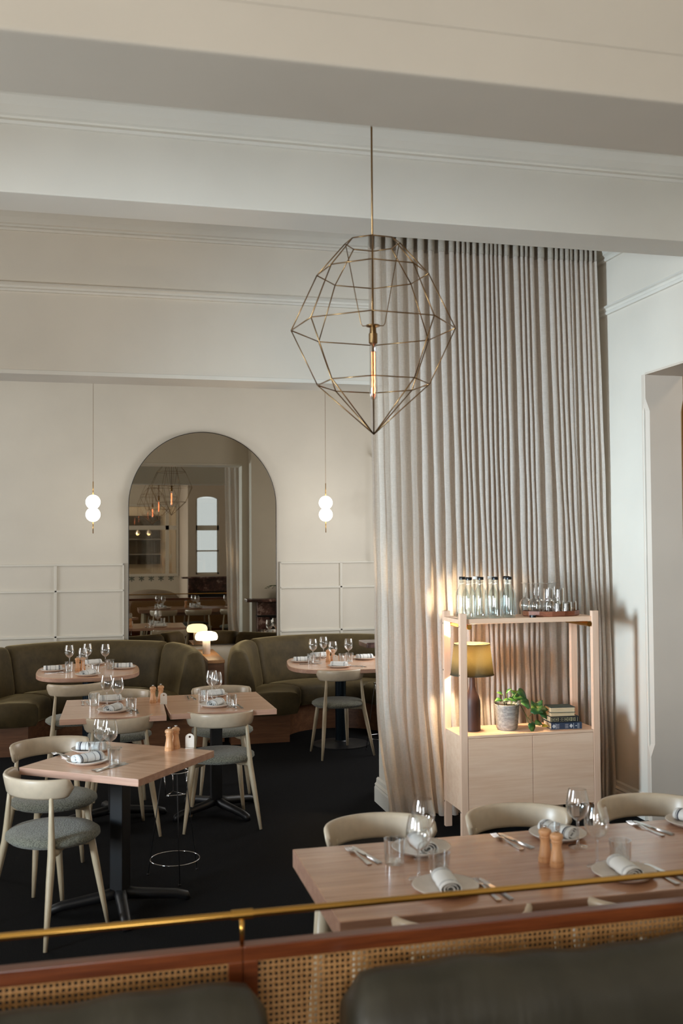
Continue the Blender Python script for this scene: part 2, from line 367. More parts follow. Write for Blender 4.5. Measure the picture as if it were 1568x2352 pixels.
# alcove chimney breast
bm = bmesh.new(); box(bm, 2.02, XR, W3b, 7.12, 0, ZC); struct(finish('wall_chimney', bm, m_wall))
# rear of the restaurant, seen in the mirror
bm = bmesh.new()
kx0, kx1, kz0, kz1 = .55, 1.86, 1.12, 2.74
box(bm, XL, kx0, -4.2, -4, 0, ZC); box(bm, kx1, 2.03, -4.2, -4, 0, ZC); box(bm, kx0, kx1, -4.2, -4, 0, kz0); box(bm, kx0, kx1, -4.2, -4, kz1, ZC)
struct(finish('wall_rear', bm, m_wall))
bm = bmesh.new()
for a, b_, c, d in ((kx0-.05, kx1+.05, kz0-.06, kz0), (kx0-.05, kx1+.05, kz1, kz1+.06), (kx0-.05, kx0, kz0, kz1), (kx1, kx1+.05, kz0, kz1), (1.60, 1.68, kz0, kz1), (kx0, kx1, 2.18, 2.28)): box(bm, a, b_, -4.06, -3.97, c, d)
wn[0] += 1; k_ = struct(finish('window_%d' % wn[0], bm, m_trim)); bm = bmesh.new(); box(bm, kx0, kx1, -4.10, -4.095, kz0, kz1); finish('pane', bm, m_glass, k_)
# kitchen beyond
for nm, bx in (('wall_kitchen_far', (-1.5, 2.1, -7.2, -7, 0, 3.4)), ('wall_kitchen_left', (-1.7, -1.5, -7.2, -4.2, 0, 3.4)), ('wall_kitchen_right', (2.1, 2.3, -7.2, -4.2, 0, 3.4)), ('ceiling_kitchen', (-1.7, 2.3, -7.2, -4.2, 3.4, 3.5)), ('floor_kitchen', (-1.7, 2.3, -7.2, -4.2, -.1, 0))):
    bm = bmesh.new(); box(bm, *bx); struct(finish(nm, bm, m_trim))
# projecting rear wall with an arched window
PY = -1.6
arch = lambda x0, x1, z0, zs, zt, n=10: [(x0, z0), (x1, z0), (x1, zs)]+[((x0+x1)/2+(x1-x0)/2*cos(pi*i/n), zs+(zt-zs)*sin(pi*i/n)) for i in range(1, n)]+[(x0, zs)]
ax0, ax1 = 2.10, 2.62
w = flat_shape('wall_projecting', [[(1.93, 0), (XR, 0), (XR, ZC), (1.93, ZC)], arch(ax0, ax1, 1.16, 2.78, 2.88)], .2, m_jamb); w.rotation_euler = (R(90), 0, 0); w.location = (0, PY-.1, 0); struct(w)
bm = bmesh.new(); box(bm, 1.93, 2.03, -4, PY-.2, 0, ZC); struct(finish('wall_return', bm, m_jamb))
bm = bmesh.new()
for a, b_, c, d in ((ax0, ax0+.04, 1.16, 2.9), (ax1-.04, ax1, 1.16, 2.9), (ax0, ax1, 1.14, 1.2), (ax0, ax1, 2.13, 2.24), (ax0, ax1, 1.66, 1.69)): box(bm, a, b_, PY-.16, PY-.11, c, d)
wn[0] += 1; k_ = struct(finish('window_%d' % wn[0], bm, m_trim)); bm = bmesh.new(); box(bm, ax0, ax1, PY-.14, PY-.136, 1.16, 2.85); finish('pane', bm, m_glass, k_)
# ------------------------------------------------------------------ long curtain
rnd = random.Random(4)
NF = 33
wts = [1.5 if i < 8 else (rnd.choice([.62, .8, .8, 1.0, 1.5])) for i in range(NF)]
tot = sum(wts); edges = [0]
for w_ in wts: edges.append(edges[-1]+w_/tot)
amp = [.027 + .012*rnd.random() for _ in range(NF)]
drift = [rnd.uniform(-.012, .012) for _ in range(NF+1)]
def curtain_pt(u, z):
    t = z/3.88
    xl = 1.735+.062*(1-t) + .085*max(0, (.20-t)/.20)**1.3
    xr = 3.395+.065*min(1, (1-t)*1.5)
    i = max(0, min(NF-1, next((k for k in range(NF) if edges[k+1] >= u-1e-9), NF-1)))
    f = (u-edges[i])/(edges[i+1]-edges[i])
    dx = (drift[i]*(1-f)+drift[i+1]*f)*(1-t)*1.6
    x = xl+(xr-xl)*(u)+dx + .004*sin(9*z+u*50)*(1-t)
    a = amp[i]*(1-.25*sin(pi*t))
    y = 6.37 - a*cos(2*pi*f) + .012*sin(2.2*z+u*17)*(1-t)
    if u < .25: y += .05*(1-u/.25)*(1-t)
    x += .010*sin(4*pi*f)*(1 if wts[i] > 1.2 else .6)
    return Vector((x, y, z))
zs = [.015+3.77*j/44 for j in range(45)]
cur = tag(empty('curtain', (0, 0, 0)), 'floor-length natural linen curtain drawn across the wall behind the shelf unit', 'curtain')
she = tag(empty('sheer_curtain', (0, 0, 0)), 'lighter see-through sheer panel at the left edge of the long curtain', 'curtain')
def drape(k0, k1, mat, par):
    bm = bmesh.new(); us = [k/(NF*12) for k in range(k0*12, k1*12+1)]
    g = [[bm.verts.new(curtain_pt(u, z)) for u in us] for z in zs]
    for j in range(44):
        for k in range(len(us)-1): bm.faces.new((g[j][k], g[j][k+1], g[j+1][k+1], g[j+1][k]))
    finish('drape', bm, mat, par, True)
drape(0, 6, m_sheer, she); drape(6, NF, m_linen, cur)
us = [k/(NF*12) for k in range(NF*12+1)]
bm = bmesh.new(); g = [[bm.verts.new(curtain_pt(u, 3.785)+Vector((0, -.002, dz))) for u in us] for dz in (0, .05, .10)]
for j in range(2):
    for k in range(len(us)-1): bm.faces.new((g[j][k], g[j][k+1], g[j+1][k+1], g[j+1][k]))
o = finish('header_tape', bm, cloth('header_linen', (206, 194, 178), .2), cur, True)
mod = o.modifiers.new('s', 'SOLIDIFY'); mod.thickness = .002
bm = bmesh.new(); box(bm, 1.69, 3.44, 6.345, 6.385, 3.888, 3.915); finish('track', bm, m_trim, cur)
bm = bmesh.new(); tube(bm, [(2.86, YB-.14, 2.74), (2.862, YB-.14, 1.72)], .003, 6); 
wand = tag(finish('blind_wand', bm, m_trim), 'thin white blind wand hanging in front of the back wall beside the curtain edge', 'blind wand')
bm = bmesh.new(); lathe(bm, [(.004, 0), (.009, .01), (.009, .09), (.004, .1)], 10, (2.862, YB-.14, 1.63)); finish('handle', bm, m_trim, wand, True)
bm = bmesh.new(); box(bm, 2.845, 2.875, YB-.15, YB+.002, 2.735, 2.765, .003); finish('bracket', bm, m_trim, wand)

# ------------------------------------------------------------------ arched mirror
mir = tag(empty('arched_mirror', (1.054, YB, 0)), 'tall bronze-tinted mirror with a rounded arched top on the back wall', 'mirror')
mx, r_ = .752, .752; zsp = 2.97-r_; zb = .80
def archpts(hw, zt, zb_, n=48): return [(-hw, zb_), (hw, zb_)]+[(hw*cos(pi*i/n), zt-hw+hw*sin(pi*i/n)) for i in range(0, n+1)]
w = flat_shape('mirror_glass', [archpts(mx-.004, 2.966, zb)], .006, m_mirror, mir); w.rotation_euler = (R(90), 0, 0); w.location = (0, -.028, 0)
bm = bmesh.new(); po = archpts(mx, 2.97, zb-.004); pi_ = archpts(mx-.006, 2.964, zb+.002)
rs = []
for (a, b_), (c, d) in zip(po, pi_): rs.append(ring(bm, [(a, -.003, b_), (a, -.036, b_), (c, -.036, d), (c, -.003, d)]))
loft(bm, rs, False, True); finish('frame', bm, m_lacq, mir)

# ------------------------------------------------------------------ pendants
def cage_pendant():
    root = empty('cage_pendant')
    rg = [(.119, 3.127), (.243, 2.99), (.357, 2.75), (.243, 2.508)]
    rot = R(29.0); bm = bmesh.new(); P_ = lambda r, z, k: (r*cos(rot+k*pi/4), r*sin(rot+k*pi/4), z)
    for r, z in rg:
        for k in range(8): tube(bm, [P_(r, z, k), P_(r, z, k+1)], .0027, 6)
    for k in range(8):
        pts = [P_(r, z, k) for r, z in rg]+[(0, 0, 2.292)]
        for a, b_ in zip(pts, pts[1:]): tube(bm, [a, b_], .0027, 6)
    finish('wire_cage', bm, m_oldbrass, root, True)
    bm = bmesh.new()
    for k in (1, 3, 5, 7): tube(bm, [P_(.117, 3.127, k), P_(.052, 2.775, k), P_(.045, 2.765, k), P_(.012, 2.765, k)], .0022, 6)
    finish('inner_wire', bm, m_oldbrass, root, True)
    bm = bmesh.new(); tube(bm, [(0, 0, 2.77), (0, 0, ZC-.03)], .0042, 8); finish('rod', bm, m_oldbrass, root, True)
    bm = bmesh.new(); lathe(bm, [(.055, ZC-.03), (.06, ZC-.012), (.06, ZC)], 24); finish('canopy', bm, m_oldbrass, root, 'auto')
    bm = bmesh.new(); lathe(bm, [(.012, 2.772), (.03, 2.768), (.03, 2.762), (.013, 2.757), (.015, 2.735), (.019, 2.73), (.019, 2.69), (.015, 2.686)], 20); finish('socket', bm, m_oldbrass, root, 'auto')
    bm = bmesh.new(); lathe(bm, [(.010, 2.688), (.015, 2.67), (.017, 2.655), (.017, 2.47), (.014, 2.452), (.007, 2.443), (.001, 2.441)], 20); bu = finish('bulb', bm, m_glass, root, True)
    bm = bmesh.new()
    for k in range(4):
        a = k*pi/2+.4; q = Vector((cos(a)*.007, sin(a)*.007, 0))
        tube(bm, [q+Vector((.0012*sin(3*i), 0, 2.65-.018*i)) for i in range(11)], .0011, 5)
    finish('filament', bm, m_fila, bu, True)
    return root
pp = cage_pendant()
put(pp, (1.163, 4.17, 0), 0, 'faceted brass wire cage pendant with a glowing tube bulb hanging in front of the curtain', 'pendant light')
put(pp, (1.16, .75, 0), .3, 'faceted wire cage pendant seen only in the mirror, middle of the reflected row', 'pendant light')
put(pp, (1.24, -3.0, 0), .1, 'faceted wire cage pendant seen only in the mirror, hanging lowest and leftmost there', 'pendant light')
def globe_pendant():
    root = empty('globe_pendant')
    bm = bmesh.new(); tube(bm, [(0, 0, 2.37), (0, 0, ZC)], .0018, 6); finish('cord', bm, m_oldbrass, root)
    bm = bmesh.new(); tube(bm, [(0, 0, 2.285), (0, 0, 2.42)], .0042, 8); finish('brass_rod', bm, m_brass, root, True)
    bm = bmesh.new(); tube(bm, [(0, 0, 1.93), (0, 0, 2.05)], .0042, 8); finish('brass_rod', bm, m_brass, root, True)
    for z in (2.226, 2.108):
        bm = bmesh.new(); bmesh.ops.create_uvsphere(bm, u_segments=28, v_segments=18, radius=.068, matrix=Matrix.Translation((0, 0, z))); finish('globe', bm, m_globe, root, True)
    return root
gp = globe_pendant()
put(gp, (-.04, 9.72, 0), 0, 'slim brass pendant with two stacked opal globes left of the arched mirror', 'pendant light', None)
put(gp, (2.208, 9.72, 0), 0, 'slim brass pendant with two stacked opal globes right of the arched mirror', 'pendant light', None)

# ------------------------------------------------------------------ booths
CY, RX, RY = 9.2, 1.05, 1.06
def arc_pt(cx, t, off):        # t in 0..1, from right front round the back to left front
    st = .05
    if t < st: return Vector((cx+RX-off, CY-.08*(1-t/st), 0))
    if t > 1-st: return Vector((cx-RX+off, CY-.08*((t-1+st)/st), 0))
    a = pi*(t-st)/(1-2*st); return Vector((cx+(RX-off)*cos(a), CY+(RY-off)*sin(a), 0))
def booth(cx, label):
    root = tag(empty('banquette_booth', (cx, CY, 0)), label, 'booth')
    def sweep(name, prof, t0, t1, mat, n, endscale, dzf=None, sm=True):
        bm = bmesh.new(); rs = []
        for i in range(n+1):
            f = i/n; t = t0+(t1-t0)*f
            e = min(f, 1-f)*abs(t1-t0)*3.2; s = 1
            if endscale and e < .055: s = 1-endscale*(1-math.sqrt(max(0, 1-(1-e/.055)**2)))
            pc = (sum(p[0] for p in prof)/len(prof), sum(p[1] for p in prof)/len(prof))
            rs.append(ring(bm, [arc_pt(0, t, pc[0]+(o_-pc[0])*s)+Vector((0, -CY, pc[1]+(z-pc[1])*s + (dzf(t)*(z > .6) if dzf else 0))) for o_, z in prof]))
        loft(bm, rs, True); return finish(name, bm, mat, root, sm)
    back = [(.0, .40), (.0, .60), (.01, .78), (.03, .855), (.07, .885), (.12, .885), (.165, .865), (.19, .82), (.21, .72), (.235, .58), (.25, .48), (.24, .42), (.18, .40)]
    dz = lambda t: -.055*max(0, 1-min(t, 1-t)/.22)**1.6
    for t0, t1 in ((0, .243), (.245, .755), (.757, 1)): sweep('back_cushion', back, t0, t1, m_velvet, 26 if t1-t0 < .3 else 48, .28, dz)
    seat = [(.20, .26), (.20, .43), (.24, .455), (.40, .468), (.56, .462), (.625, .445), (.645, .41), (.645, .30), (.625, .262), (.5, .25), (.3, .25)]
    for t0, t1 in ((-.035, .26), (.262, .738), (.74, 1.035)):
        bm = bmesh.new(); rs = []; n = 30
        for i in range(n+1):
            f = i/n; t = t0+(t1-t0)*f; e = min(f, 1-f); s = 1-.10*(1-math.sqrt(max(0, 1-(1-min(1, e/.07))**2)))
            pc = (.42, .36); rs.append(ring(bm, [arc_pt(0, t, pc[0]+(o_-pc[0])*s)+Vector((0, -CY, pc[1]+(z-pc[1])*s)) for o_, z in seat]))
        loft(bm, rs, True); finish('seat_cushion', bm, m_velvet, root, True)
    sweep('plinth', [(.02, 0), (.02, .40), (.2, .40), (.2, .25), (.56, .25), (.56, 0)], 0, 1, m_boothwood, 60, 0, None, 'auto')
    return root
booth(-.09, 'olive velvet curved booth under the left side of the mirror')
booth(2.21, 'olive velvet curved booth right of the mirror, partly hidden by the curtain')
led = tag(empty('divider_ledge', (1.065, 9.7, 0)), 'narrow timber ledge between the two velvet booths carrying the small lamp', 'ledge')
bm = bmesh.new(); box(bm, -.075, .075, -.42, .565, 0, .725, .003); finish('cabinet', bm, m_boothwood, led)
bm = bmesh.new(); box(bm, -.078, .078, -.44, .565, .725, .755, .004); finish('top', bm, wood('lit_oak_top', (176, 126, 82), (204, 154, 106), 1, .35), led)  # lamp glow painted into the top: lighter, yellower wood than the cabinet
ml = tag(empty('mushroom_lamp', (1.03, 9.80, .755)), 'small lit mushroom lamp with a pale marble stem on the ledge between booths', 'table lamp')
bm = bmesh.new(); lathe(bm, [(.036, 0), (.038, .004), (.038, .135), (.03, .14)], 24); finish('stem', bm, m_marble, ml, 'auto')
bm = bmesh.new(); lathe(bm, [(.03, .135), (.10, .137), (.108, .15), (.110, .168), (.105, .19), (.09, .208), (.06, .218), (.02, .221), (.001, .2215)], 36); finish('shade', bm, m_mush, ml, True)

# ------------------------------------------------------------------ chair
def make_chair():
    root = empty('dining_chair')     # faces +Y, backrest at -Y
    bm = bmesh.new(); pr = [(.001, .415), (.16, .412), (.205, .418), (.224, .434), (.222, .45), (.20, .464), (.13, .473), (.001, .476)]
    lathe(bm, pr, 36)
    for v in bm.verts: v.co.y *= .97; v.co.x *= 1.02
    finish('seat', bm, m_boucle, root, True)
    bm = bmesh.new(); rs = []; n = 30
    for i in range(n+1):
        f = i/n; a = R(-90)+R(166)*(f-.5); e = min(f, 1-f)
        s = 1 if e > .07 else math.sqrt(max(.02, 1-(1-e/.07)**2))
        x, y = .212*cos(a), .185*sin(a)-.022
        lean = lambda z: -.05*(z-.69)
        h = .046*s; zc = .695; nx, ny = cos(a), sin(a)
        q = []
        for dr, dz_ in ((-.008, -h), (.004, -h*1.02), (.010, -h*.8), (.012, 0), (.012, h*.8), (.006, h*1.0), (-.006, h*1.0), (-.010, h*.75), (-.010, 0), (-.010, -h*.75)):
            tp_ = 1-.0*dz_; q.append((x+nx*(dr+.18*dz_), y+ny*(dr+.18*dz_), zc+dz_))
        rs.append(ring(bm, q))
    loft(bm, rs); finish('backrest', bm, m_chair, root, True)
    for s in (-1, 1):
        top = Vector((.162*s, -.128, .675)); j = Vector((.184*s, -.140, .40)); ft = Vector((.243*s, -.215, 0))
        bm = bmesh.new(); tube(bm, [top, top.lerp(j, .35), top.lerp(j, .7), j, j.lerp(ft, .3), j.lerp(ft, .65), ft], [.009, .012, .015, .0185, .0175, .014, .0095], 10)
        finish('leg', bm, m_leg, root, True)
        bm = bmesh.new(); a_ = Vector((.135*s, .12, .415)); b_ = Vector((.177*s, .185, 0))
        tube(bm, [a_, a_.lerp(b_, .3), a_.lerp(b_, .65), b_], [.0175, .0175, .014, .0095], 10); finish('leg', bm, m_leg, root, True)
        bm = bmesh.new(); tube(bm, [(.184*s, -.140, .405), (.168*s, -.10, .402), (.12*s, -.05, .398), (.09*s, .0, .40), (.1*s, .07, .402), (.135*s, .12, .40)], [.013, .0125, .012, .012, .012, .013], 8, flat=1.5); finish('side_rail', bm, m_leg, root, True)
    return root
cp = make_chair(); GC = None
def chair(x, y, face, label, g=None):
    """x,y = seat centre; face = direction (deg, 0=+X) the sitter looks"""
    return put(cp, (x, y, 0), R(face-90), label, 'chair', g)
chair(-.205, 5.05, 38, 'putty chair nearest the camera at the front-left table, grey seat fully in view')
chair(-.225, 5.71, -68, 'putty wooden chair at the left rear corner of the front-left table, facing the camera')
chair(.13, 6.60, 93, 'putty chair seen from behind at the middle table pair, left half')
chair(.78, 6.615, 88, 'putty chair seen from behind at the middle table pair, right half')
chair(.905, 7.50, -91, 'putty wooden chair on the far side of the right half of the middle table')
chair(.16, 7.52, -92, 'putty wooden chair on the far side of the left half of the middle table')
chair(-.17, 8.26, 98, 'putty wooden chair with its back to the camera at the left booth table')
chair(2.03, 8.51, 101, 'putty wooden chair standing alone at the right booth table, all four legs in view')
chair(1.062, 3.69, -90, 'putty chair across the long table, leftmost of the three there')
chair(1.635, 3.69, -90, 'putty chair across the long table, in front of the shelf unit')
chair(2.215, 3.70, -90, 'putty chair across the long table, below the doorway jamb')
chair(1.045, 2.895, 90, 'putty chair back tucked under the near edge of the long table, left one')
chair(1.665, 2.895, 90, 'putty chair back tucked under the near edge of the long table, right one')

# ------------------------------------------------------------------ tables
TZ = .74
def cross_base(root, x, y, rot, tube_r=.038, mat=m_black, square=True, L=.33, top=.70):
    bm = bmesh.new()
    if square: box(bm, x-tube_r, x+tube_r, y-tube_r, y+tube_r, .05, top, .006)
    else: lathe(bm, [(tube_r, .02), (tube_r, top)], 24, (x, y, 0))
    finish('column', bm, mat, root, False if square else 'auto')
    bm = bmesh.new()
    for k in range(4):
        a = rot+k*pi/2; d = Vector((cos(a), sin(a), 0)); p = Vector((x, y, 0))
        tube(bm, [p+Vector((0, 0, .075)), p+d*.08+Vector((0, 0, .06)), p+d*(L-.05)+Vector((0, 0, .036)), p+d*L+Vector((0, 0, .022)), p+d*(L+.01)+Vector((0, 0, .002))], [.034, .03, .026, .024, .02], 8)
    finish('base', bm, mat, root, True)
    bm = bmesh.new(); box(bm, x-.12, x+.12, y-.12, y+.12, top-.005, top+.005); finish('mounting_plate', bm, mat, root)
def square_table(name, cx, cy, w, d, rot, label, brot, group=None):
    root = tag(empty(name, (cx, cy, 0), rot), label, 'table', group)
    bm = bmesh.new(); box(bm, -w/2, w/2, -d/2, d/2, TZ-.035, TZ, .0025)
    for f in bm.faces: f.material_index = 0 if f.normal.z > .5 or f.calc_center_median().z > TZ-.0005 else 1
    finish('tabletop', bm, [m_oak, m_oak_edge], root)
    cross_base(root, 0, 0, brot); return root
square_table('dining_table', .113, 5.222, .69, .69, R(-36.5+90)-R(90), 'square pale oak table at front left with a black cross base', R(4+36.5))
square_table('dining_table', .11, 6.87, .655, .80, R(-1.5), 'left half of the joined pale oak tables in the middle of the room', R(12))
square_table('dining_table', .79, 6.90, .69, .80, R(1), 'right half of the joined pale oak tables in the middle of the room', R(30))
def oval_table(cx, cy, a, b_, n_, label, rot):
    root = tag(empty('booth_table', (cx, cy, 0), rot), label, 'table')
    bm = bmesh.new()
    def rg(s, z): return ring(bm, [(s*a*math.copysign(abs(cos(t))**(2/n_), cos(t)), s*b_*math.copysign(abs(sin(t))**(2/n_), sin(t)), z) for t in [2*pi*k/64+.001 for k in range(64)]])
    loft(bm, [rg(.985, TZ-.038), rg(1, TZ-.034), rg(1, TZ-.003), rg(.994, TZ)])
    for f in bm.faces: f.material_index = 0 if f.calc_center_median().z > TZ-.002 else 1
    finish('tabletop', bm, [m_oak, m_oak_edge], root, 'auto')
    bm = bmesh.new(); lathe(bm, [(.05, .02), (.05, .70)], 28); finish('column', bm, m_bluetube, root, 'auto')
    bm = bmesh.new(); lathe(bm, [(.26, 0), (.26, .008), (.2, .02), (.06, .03), (.05, .04)], 40); finish('base', bm, m_black, root, 'auto')
    bm = bmesh.new(); box(bm, -.15, .15, -.15, .15, .695, .705); finish('mounting_plate', bm, m_black, root)
    return root
oval_table(-.075, 8.98, .43, .52, 3.0, 'rounded pale oak table inside the left velvet booth', 0)
oval_table(2.15, 8.90, .485, .54, 3.2, 'rounded pale oak table inside the right velvet booth', R(-8))
# long table
LX0, LX1, LY0, LY1 = .672, 3.25, 2.812, 3.52
lt = tag(empty('long_table', (0, 0, 0)), 'long brown oak table with thick top across the right foreground', 'table')
bm = bmesh.new(); box(bm, LX0, LX1, LY0, LY1, TZ-.062, TZ, .003)
for f in bm.faces: f.material_index = 0 if f.calc_center_median().z > TZ-.0005 else 1
finish('tabletop', bm, [m_oak_long, m_oak_long_edge], lt)
for x, sx in ((LX0+.10, -1), (LX1-.10, 1)):
    for y, sy in ((LY0+.10, -1), (LY1-.10, 1)):
        bm = bmesh.new(); tube(bm, [(x, y, TZ-.06), (x+sx*.02, y+sy*.02, .35), (x+sx*.05, y+sy*.04, 0)], [.034, .03, .02], 14); finish('leg', bm, m_leg, lt, True)
bm = bmesh.new(); box(bm, LX0+.1, LX1-.1, LY0+.12, LY0+.15, TZ-.12, TZ-.06); box(bm, LX0+.1, LX1-.1, LY1-.15, LY1-.12, TZ-.12, TZ-.06); finish('apron', bm, m_oak_long_edge, lt)

# ------------------------------------------------------------------ tableware prototypes
def make_wineglass():
    bm = bmesh.new()
    pr = [(.0335, .0005), (.034, .002), (.012, .005), (.005, .010), (.0042, .03), (.0042, .082), (.006, .092), (.014, .098), (.028, .108), (.037, .124), (.0405, .142), (.040, .158), (.0365, .178), (.031, .203)]
    lathe(bm, pr, 28, cap=False); r1 = [v for v in bm.verts]
    return finish('wine_glass', bm, m_glass, None, True)
def make_tumbler(r=.036, h=.082):
    bm = bmesh.new(); lathe(bm, [(.001, .002), (r*.9, .0), (r*.93, .004), (r, h), (r-.0016, h), (r*.92-.0016, .009), (.001, .009)], 24, cap=False)
    return finish('tumbler', bm, m_glass, None, 'auto')
def make_mill():
    root = empty('pepper_mill')
    bm = bmesh.new(); lathe(bm, [(.0225, 0), (.0235, .003), (.0235, .016), (.021, .018), (.0225, .021), (.0215, .03), (.0175, .06), (.0155, .08), (.0165, .092), (.0195, .098), (.0195, .101)], 24); finish('body', bm, m_beech, root, 'auto')
    bm = bmesh.new(); lathe(bm, [(.0175, .102), (.018, .105), (.0165, .108), (.0205, .113), (.0225, .122), (.0205, .131), (.013, .137), (.004, .139)], 24); finish('head', bm, m_beech, root, 'auto')
    bm = bmesh.new(); lathe(bm, [(.004, .138), (.004, .141), (.007, .143), (.007, .148), (.003, .151)], 14); finish('knob', bm, m_steel, root, True)
    for ch in root.children:
        for v in ch.data.vertices: v.co.z *= .81
    return root
def make_plate(r=.104):
    bm = bmesh.new(); lathe(bm, [(.001, .006), (r*.62, .006), (r*.82, .010), (r*.985, .0195), (r, .0185), (r*.985, .0165), (r*.8, .004), (r*.6, 0), (.001, 0)], 48, cap=False)
    for f in bm.faces:
        if f.calc_center_median().z > .0175: f.material_index = 1
    return finish('side_plate', bm, [m_china, m_china_rim], None, True)
def make_napkin(mat, L=.148):
    bm = bmesh.new(); N = 46; sec = []
    for i in range(N+1):
        t = i/N; a = t*2*pi*2.6; r = .006+.020*t; sec.append((r*cos(a)*1.4, r*sin(a)*.95))
    mz = min(p[1] for p in sec); rs = []
    for i in range(9):
        x = -L/2+L*i/8; w_ = 1+.04*sin(i*2.1); rs.append([bm.verts.new((x+.003*sin(k*.3), p[0]*w_, p[1]*w_-mz)) for k, p in enumerate(sec)])
    for a, b_ in zip(rs, rs[1:]):
        for k in range(N): bm.faces.new((a[k], a[k+1], b_[k+1], b_[k]))
    o = finish('rolled_napkin', bm, mat, None, True); md = o.modifiers.new('s', 'SOLIDIFY'); md.thickness = .0022; md.offset = 0; return o
def make_knife():
    bm = bmesh.new(); st = [(-.105, .0075, .004), (-.10, .009, .0048), (-.03, .007, .0045), (0, .0055, .004), (.006, .010, .0022), (.06, .0105, .002), (.095, .008, .0018), (.108, .002, .0012)]
    loft(bm, [ring(bm, [(x, -w_, .001), (x, w_, .001), (x, w_*.8, .001+h), (x, -w_*.8, .001+h)]) for x, w_, h in st]); return finish('table_knife', bm, m_steel, None, 'auto')
def make_fork():
    bm = bmesh.new(); st = [(-.10, .008, .003, .002), (-.095, .009, .0035, .001), (-.02, .0045, .003, .001), (.03, .0035, .003, .007), (.045, .011, .002, .006), (.06, .0125, .0018, .003)]
    loft(bm, [ring(bm, [(x, -w_, z), (x, w_, z), (x, w_, z+h), (x, -w_, z+h)]) for x, w_, h, z in st])
    for k in range(4):
        y = -.0105+k*.007; loft(bm, [ring(bm, [(x, y-.0016, z), (x, y+.0016, z), (x, y+.0012, z+.0015), (x, y-.0012, z+.0015)]) for x, z in ((.058, .003), (.08, .001), (.1, .006))])
    return finish('table_fork', bm, m_steel, None, 'auto')
def make_card():
    n = 14; hw = .023; ol = [(-hw, 0), (hw, 0)]+[(hw*cos(pi*i/n), .054+hw*.9*sin(pi*i/n)) for i in range(n+1)]
    hole = [(.0062*cos(2*pi*i/12), .058+.0062*sin(2*pi*i/12)) for i in range(12)]
    root = empty('table_card'); w_ = flat_shape('panel', [ol, hole], .003, m_card, root); w_.rotation_euler = (R(90), 0, 0)
    bm = bmesh.new(); box(bm, -hw, hw, -.024, .0015, 0, .003, .0008); finish('foot', bm, m_card, root); return root
pw, pt_, pm, ppl, pn, pn2, pk, pf, pc_ = make_wineglass(), make_tumbler(), make_mill(), make_plate(), make_napkin(m_nap), make_napkin(m_nap2), make_knife(), make_fork(), make_card()
pw2 = None
FL, ML, MR, LB, RB, LT_ = 'the front-left table', 'the left half of the middle table', 'the right half of the middle table', 'the left booth table', 'the right booth table', 'the long table'
def W_(x, y, lab): put(pw, (x, y, TZ), 0, 'stemmed wine glass '+lab, 'wine glass')
def T_(x, y, lab): put(pt_, (x, y, TZ), 0, 'clear water tumbler '+lab, 'tumbler')
def M_(x, y, lab): put(pm, (x, y, TZ), random.Random(x*99).random()*6, 'turned beech grinder '+lab, 'grinder')
def P_(x, y, lab, nrot=0, nap=pn, ndx=0):
    put(ppl, (x, y, TZ), 0, 'round cream plate '+lab, 'plate')
    put(nap, (x+ndx, y, TZ+.0075), R(nrot), 'rolled striped napkin '+lab, 'napkin')
def KF(x, y, rot, lab, gap=.036, dr=-4):
    d = R(rot); put(pk, (x, y, TZ), d, 'steel knife '+lab, 'knife'); put(pf, (x-sin(d)*gap, y+cos(d)*gap, TZ), d+R(dr), 'steel fork '+lab, 'fork')
# long table
P_(1.105, 3.385, 'at the far left place of '+LT_, 92, pn2); P_(1.052, 2.985, 'at the near left place of '+LT_, 83, pn2)
P_(1.64, 3.415, 'behind the grinders on '+LT_, 112); P_(1.655, 2.965, 'at the near right place of '+LT_, 85, pn2); P_(2.21, 3.43, 'at the far right place of '+LT_, 116)
KF(.905, 3.385, 102, 'at the far left place of '+LT_, .03); KF(1.205, 2.955, 96, 'beside the near left plate of '+LT_, .032); KF(1.47, 3.405, 102, 'left of the plate behind the grinders on '+LT_); KF(1.80, 2.95, 100, 'right of the near right plate on '+LT_); KF(2.035, 3.425, 102, 'left of the far right plate on '+LT_)
W_(1.085, 3.30, 'leftmost across '+LT_); W_(1.003, 3.10, 'beside the near left plate of '+LT_); W_(1.655, 3.285, 'across '+LT_+' right of the grinders'); W_(1.613, 3.066, 'nearer us on '+LT_+' beside the grinders'); W_(2.15, 3.27, 'at the right edge of the photo on '+LT_)
T_(.976, 3.28, 'alone at the far left place of '+LT_); T_(1.072, 3.10, 'behind the near left plate of '+LT_); T_(1.56, 3.31, 'half hidden behind the grinders on '+LT_); T_(1.70, 3.07, 'behind the near right plate of '+LT_)
M_(1.473, 3.165, 'left of the pair on '+LT_); M_(1.488, 3.108, 'right of the pair on '+LT_)
# front-left table
P_(-.03, 5.45, 'at the rear place of '+FL, -14); P_(-.045, 5.165, 'at the near place of '+FL, 32)
KF(.07, 5.02, 42, 'at the near place of '+FL, .022); KF(-.155, 5.36, 120, 'left of the rear plate of '+FL, .022)
T_(-.01, 5.27, 'between the two plates of '+FL); T_(.085, 5.09, 'right of the near plate of '+FL)
W_(.02, 5.235, 'left of the pair on '+FL); W_(.062, 5.19, 'right of the pair on '+FL)
M_(.367, 5.36, 'left of the pair on '+FL); M_(.405, 5.405, 'right of the pair on '+FL)
put(pc_, (.478, 5.40, TZ), R(-8), 'white tag card with a hole on '+FL, 'table card')
